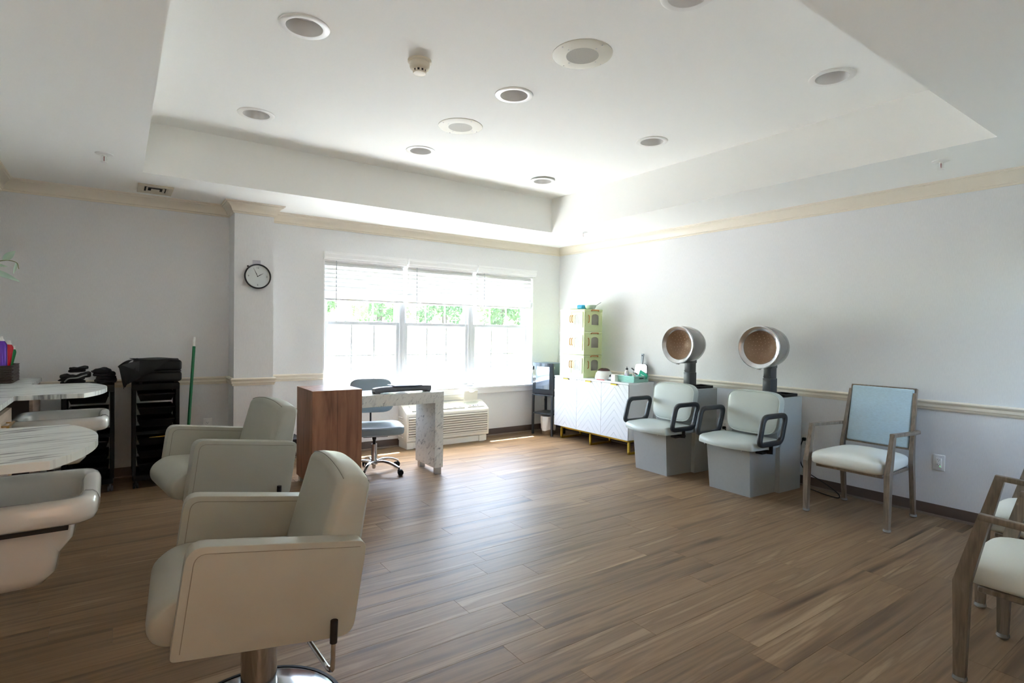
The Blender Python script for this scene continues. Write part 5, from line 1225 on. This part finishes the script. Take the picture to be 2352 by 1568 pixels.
bm = B(); n = len(stem); tube(bm, stem, 0.0032, 7, scale=[1.2 - 0.8 * i / n for i in range(n)]); obj('stem', bm, M_STEM, t)
def leaf(base_, tip, wd, nrm, curl=0.25):
    b_ = Vector(base_); d = Vector(tip) - b_; L_ = d.length; d.normalize(); s = d.cross(Vector(nrm)).normalized(); u = s.cross(d)
    def f(a, c):
        w_ = wd * math.sin(PI * min(1, a * .96 + .03)) ** .8 * (1 - .35 * a); q = (c - .5) * 2
        return b_ + d * L_ * a + s * w_ * q + u * (curl * w_ * q * q - 0.10 * L_ * a * a)
    bm = B(); sheet(bm, f, 10, 6, 0.0006); obj('leaf', bm, M_LEAF, t)
for a in (((0.19, 0.03, 0.700), (0.232, 0.03, 0.748), 0.018, (0.3, -1, 0.2)), ((0.235, 0.03, 0.695), (0.228, 0.03, 0.640), 0.010, (0.8, -.6, 0)), ((0.12, 0.03, 0.66), (0.252, 0.02, 0.615), 0.022, (0.2, -.7, .7)), ((0.16, 0.03, 0.69), (0.205, 0.01, 0.668), 0.014, (0, -.5, -.8)),
          ((0.09, 0.02, 0.62), (0.13, -0.02, 0.76), 0.03, (0.3, -1, 0)), ((0.05, 0.02, 0.5), (0.16, 0.02, 0.52), 0.028, (0, -.6, .8)), ((0.03, 0.0, 0.4), (-0.08, 0.02, 0.48), 0.028, (0, -.6, .8)), ((0.10, 0.02, 0.63), (0.178, 0.04, 0.80), 0.024, (0.5, -1, 0.1))): leaf(*a)

# ------------------------------------------------------------------ two black drawer trolleys
M_CART = mat('black_trolley_plastic', (20, 20, 21), 0.65, spec=0.15); M_TRAYP = mat('black_tray_plastic', (13, 12, 13), 0.7, spec=0.12)
def trolley(lb, loc, rz):
    t = thing('drawer_trolley', lb, 'trolley', loc, rz, group='black salon drawer trolleys')
    hx, hy = 0.150, 0.165
    bm = B(); box(bm, -hx - 0.014, hx + 0.014, -hy - 0.014, hy + 0.014, 0.79, 0.845, 0.008, 2); obj('top_tray', bm, M_CART, t)
    bm = B(); box(bm, -hx - 0.008, hx + 0.008, -hy - 0.01, hy + 0.01, 0.062, 0.105, 0.006, 2); obj('base_frame', bm, M_CART, t)
    for sx in (-1, 1):
        bm = B(); box(bm, sx * hx - 0.014, sx * hx + 0.014, -hy, -hy + 0.036, 0.10, 0.80, 0.003, 1); box(bm, sx * hx - 0.014, sx * hx + 0.014, hy - 0.036, hy, 0.10, 0.80, 0.003, 1)
        box(bm, sx * hx - 0.004, sx * hx + 0.004, -hy + .03, hy - .03, 0.10, 0.80); obj('side_frame', bm, M_CART, t)
    bm = B(); box(bm, -hx, hx, -hy, hy, 0.43, 0.46, 0.003, 1); obj('mid_shelf', bm, M_CART, t)
    for k, z in enumerate((0.70, 0.59, 0.49, 0.34, 0.235, 0.135)):
        bm = B(); a, b_ = hx - 0.022, hy - 0.006
        loft(bm, [[(-a + .02, -b_ + .02, z), (a - .02, -b_ + .02, z), (a - .02, b_ - .02, z), (-a + .02, b_ - .02, z)], [(-a, -b_, z + .062), (a, -b_, z + .062), (a, b_, z + .062), (-a, b_, z + .062)], [(-a + .005, -b_ + .005, z + .062), (a - .005, -b_ + .005, z + .062), (a - .005, b_ - .005, z + .062), (-a + .005, b_ - .005, z + .062)], [(-a + .024, -b_ + .024, z + .005), (a - .024, -b_ + .024, z + .005), (a - .024, b_ - .024, z + .005), (-a + .024, b_ - .024, z + .005)]])
        box(bm, -a, a, -b_ - 0.016, -b_ + 0.002, z + 0.050, z + 0.063, 0.003, 1)
        dr = obj('pull_out_tray', bm, M_TRAYP, t, smooth=False)
    for sx in (-1, 1):
        for sy in (-1, 1):
            bm = B(); cx, cy = sx * (hx - 0.012), sy * (hy - 0.01)
            for s in (-1, 1): lathe(bm, [(0, -0.008), (0.020, -0.008), (0.023, -0.004), (0.023, 0.004), (0.020, 0.008), (0, 0.008)], 18, T(cx + s * 0.011, cy, 0.023, 0, PI / 2, 0))
            box(bm, cx - 0.008, cx + 0.008, cy - 0.02, cy + 0.016, 0.02, 0.064, 0.004, 1); obj('caster', bm, mat('grey_caster', (70, 70, 74), 0.5) if (sx, sy) == (1, -1) else M_BLACK, t)
    return t
tr2 = trolley('black drawer trolley with six trays under the black case', (-4.652, -0.30, 0), 0.0)
tr1 = copy_tree(tr2); tr1.location = (-5.095, -0.285, 0); tr1['label'] = 'black drawer trolley carrying folded black clothes, behind the marble counter'
item('comb', 'yellow comb lying in a low tray of the right trolley', 'comb', box(B(), -0.06, 0.06, -0.008, 0.008, 0, 0.006, 0.002, 1), mat('yellow_comb', (226, 160, 40), 0.45), (-4.64, -0.435, 0.3985), 0.25)
item('comb', 'dull red comb in the top tray of the left trolley', 'comb', box(B(), -0.05, 0.05, -0.008, 0.008, 0, 0.006, 0.002, 1), mat('red_comb', (120, 34, 44), 0.5), (-5.03, -0.30, 0.7065), 0.2)

# case and cape on the right trolley
M_CASE = mat('black_case_fabric', (18, 19, 22), 0.6, spec=0.3, bump=(260, 0.3, 0.001))
t = thing('hair_tool_case', 'black zipped case lying flat on the right trolley', 'case', (-4.640, -0.325, 0.8455))
for nm, z0, z1 in (('case_base', 0.012, 0.095), ('case_lid', 0.100, 0.188)):
    bm = B(); box(bm, -0.165, 0.165, -0.18, 0.18, z0, z1, 0.024, 4); obj(nm, bm, M_CASE, t)
bm = B(); box(bm, -0.161, 0.161, -0.176, 0.176, 0.093, 0.102, 0.003, 1); obj('zip', bm, M_BLACK, t)
for sx in (-1, 1):
    bm = B(); box(bm, sx * 0.12 - 0.012, sx * 0.12 + 0.012, -0.15, 0.15, 0, 0.014, 0.003, 1); obj('foot_strip', bm, M_RUB, t)
M_CLOTH = mat('black_cape_cloth', (22, 23, 25), 0.6, spec=0.3, bump=(40, 0.3, 0.004))
from mathutils import noise as mnoise
t = thing('salon_cape', 'black cape draped over the case and hanging down between the trolleys', 'cape', (0, 0, 0))
zl = 0.8455 + 0.189
def lid_part(u, v):
    x = -4.50 - 0.27 * u - 0.06 * v * u; y = -0.507 + 0.33 * v * (1 - .3 * (1 - u))
    return (x, y, zl + 0.004 + 0.004 * math.sin(7 * u + 5 * v) + 0.003)
def flap(u, v):
    A = Vector((-4.555, -0.512, zl + 0.006)); Bp = Vector((-4.905, -0.415, zl - 0.045)); C = Vector((-4.868, -0.500, 0.812)); Mi = Vector((-4.77, -0.512, zl + 0.004))
    topv = A.lerp(Mi, u * 2) if u < .5 else Mi.lerp(Bp, (u - .5) * 2)
    p_ = topv.lerp(C, v * (0.55 + 0.45 * u ** .5) if u > 0 else v * .55)
    w_ = 0.016 * math.sin(9 * u + 2.5 * v) * v
    return p_ + Vector((0.2 * w_, -0.012 - abs(w_) - 0.012 * math.sin(PI * v), 0))
def side_part(u, v):
    a = Vector((-4.775, -0.50 + 0.30 * u, zl + 0.006)); b_ = Vector((-4.91 + .03 * u, -0.42 + 0.26 * u, zl - 0.05 - .04 * u))
    q = a.lerp(b_, v); q.z += 0.02 * math.sin(PI * v) + .006 * math.sin(8 * u + 3 * v) * v; return q
for nm, f in (('cloth_over_lid', lid_part), ('hanging_flap', flap), ('side_fold', side_part)):
    obj(nm, sheet(B(), f, 22, 14, 0.003), M_CLOTH, t)
def corner(u, v):
    A = Vector((-4.77, -0.532, zl - 0.002)); Bp = Vector((-4.885, -0.462, zl - 0.035)); C = Vector((-4.775, -0.545, zl - 0.085))
    return A.lerp(Bp, u).lerp(C, v) + Vector((0, -0.010 * math.sin(PI * v), 0))
obj('turned_corner', sheet(B(), corner, 12, 10, 0.003), mat('cape_lining', (46, 47, 50), 0.5), t)
# folded clothes on the left trolley
def garment(lb, cx, cy, z, lx, ly, h, seed, c, folds=3):
    rr = random.Random(seed); t = thing('folded_garment', lb, 'clothing', (cx, cy, z), rr.uniform(-.2, .2), group='folded black garments on the left trolley')
    m = mat('garment_%d' % seed, c, 0.85, bump=(60, 0.5, 0.004))
    for k in range(folds):
        ph = rr.random() * 6; hh = h / folds; kx = lx * rr.uniform(.85, 1.05); ky = ly * rr.uniform(.85, 1.0); ox = rr.uniform(-.012, .012)
        bm = B()
        def rumple(v):
            n1 = mnoise.noise(Vector((v.x * 13 + ph, v.y * 9, k * 3.1))); n2 = mnoise.noise(Vector((v.x * 34, v.y * 26 + ph, v.z * 30)))
            up_ = 1.0 if k == folds - 1 else .35
            return (v.x + ox + .016 * n1, v.y + .014 * n2, v.z * (1 + .5 * n1) + hh * (k + .5) + (.022 * n1 + .008 * n2) * up_ * (v.z > 0))
        cushion(bm, kx, ky, hh * .58, .6, .55, 52, 16, fn=rumple)
        obj('fold', bm, m, t)
zc = 0.8455
garment('rumpled black garment with a pale edge, left on the trolley', -5.195, -0.30, zc + .006, 0.084, 0.125, 0.068, 3, (26, 25, 26), 3)
garment('dark navy folded garment, right on the left trolley', -4.998, -0.29, zc + .006, 0.070, 0.125, 0.105, 5, (24, 26, 34), 4)
t = garment('small black bundle on top of the rumpled garment', -5.165, -0.30, zc + 0.094, 0.055, 0.07, 0.040, 8, (28, 28, 29), 2)
item('white_tie', 'pale grey tie string lying over the rumpled black garment', 'cord', tube(B(), smooth_path([(-0.075, -0.135, 0.03), (-0.05, -0.142, 0.055), (0.0, -0.142, 0.06), (0.04, -0.14, 0.075), (0.06, -0.125, 0.08)], 6), 0.0055, 6), mat('grey_tie', (150, 152, 150), 0.7), (-5.165, -0.30, zc))

# ------------------------------------------------------------------ broom against the wall
t = thing('broom', 'green-handled broom with a white tip leaning on the dark left wall', 'broom', (-4.427, -0.30, 0))
top = Vector((0.088, 0.265, 1.215)); b0_ = Vector((0.0, 0.0, 0.10))
bm = B(); tube(bm, [b0_, b0_ + (top - b0_) * .93], 0.0125, 14); obj('handle', bm, mat('green_handle', (12, 116, 68), 0.35), t)
bm = B(); tube(bm, [b0_ + (top - b0_) * .925, b0_ + (top - b0_) * .985, top], 0.0135, 12, scale=[1, 1, .8]); obj('handle_cap', bm, M_FIX, t)
bm = B(); prism(bm, bez_round([(-0.05, 0.11), (0.05, 0.11), (0.14, 0.085), (0.14, 0.055), (-0.14, 0.055), (-0.14, 0.085)], 0.015, 3), 'x', -0.02, 0.02, 0.004, 1); obj('broom_block', bm, M_BLACK, t)
bm = B(); rr_ = random.Random(2)
for k in range(160):
    y = rr_.uniform(-.13, .13); x = rr_.uniform(-.016, .016); box(bm, x - .002, x + .002, y - .002, y + .002, 0.0, 0.06, M=T(x * .3, y * .1, 0))
o = obj('bristles', bm, M_RUB, t, smooth=False); o['kind'] = 'stuff'
# ------------------------------------------------------------------ shrubs and trees beyond the paving
M_FOL = []
for i, c in enumerate(((104, 138, 84), (106, 140, 84), (98, 132, 86))):
    m = mat('foliage_%d' % i, c, 0.7, vary=(1.5, 0.2)); n_ = m.node_tree; tl = n_.nodes.new('ShaderNodeBsdfTranslucent'); tl.inputs[0].default_value = lin(c) + (1,); mx = n_.nodes.new('ShaderNodeMixShader'); mx.inputs[0].default_value = 0.45
    n_.links.new(n_.nodes['Principled BSDF'].outputs[0], mx.inputs[1]); n_.links.new(tl.outputs[0], mx.inputs[2]); n_.links.new(mx.outputs[0], n_.nodes['Material Output'].inputs[0]); M_FOL.append(m)
M_BARK = mat('bark', (92, 78, 64), 0.9)
rr_ = random.Random(11)
kinds = ['broad mid green tree', 'yellow green bushy tree', 'dark green rounded tree']
spots = [(3.2 + 4.25 * k, 25.0) for k in range(6)]
place = ['leftmost, seen through the left window', 'seen between the left and middle windows', 'seen through the middle window', 'seen between the middle and right windows', 'seen through the right window', 'farthest right of the row']
for i, (x, y) in enumerate(spots):
    gz = 1.68
    k = i % 3
    t = thing('tree', '%s outside, %s' % (kinds[k], place[i]), 'tree', (x, y, gz), group='row of trees outside the window')
    bm = B(); tube(bm, [(0, 0, 0), (0.05, 0, 1.2), (0, 0.1, 3.0)], 0.14, 9, scale=[1.2, 1, .6]); obj('trunk', bm, M_BARK, t)
    H_ = rr_.uniform(5.0, 6.5); R_ = 2.0
    bm = B()
    blobs = [(rr_.uniform(-1.5, 1.5), rr_.uniform(-.9, .9), rr_.uniform(0.3, H_ - .6), rr_.uniform(.38, .56)) for _ in range(90)]
    for n in range(12000):
        b_ = blobs[rr_.randrange(len(blobs))]; d = Vector((rr_.gauss(0, 1), rr_.gauss(0, 1), rr_.gauss(0, 1))).normalized() * b_[3] * rr_.uniform(.75, 1.05)
        c = Vector((b_[0], b_[1], b_[2])) + d; a1 = Vector((rr_.gauss(0, 1), rr_.gauss(0, 1), rr_.gauss(0, 1))).normalized(); a2 = a1.cross(d.normalized() + Vector((0, 0, .01))).normalized(); s = rr_.uniform(.05, .115)
        bm.faces.new([bm.verts.new(c + a1 * s), bm.verts.new(c + a2 * s * .6), bm.verts.new(c - a1 * s), bm.verts.new(c - a2 * s * .6)])
    o = obj('foliage', bm, M_FOL[k], t, smooth=False); o['kind'] = 'stuff'
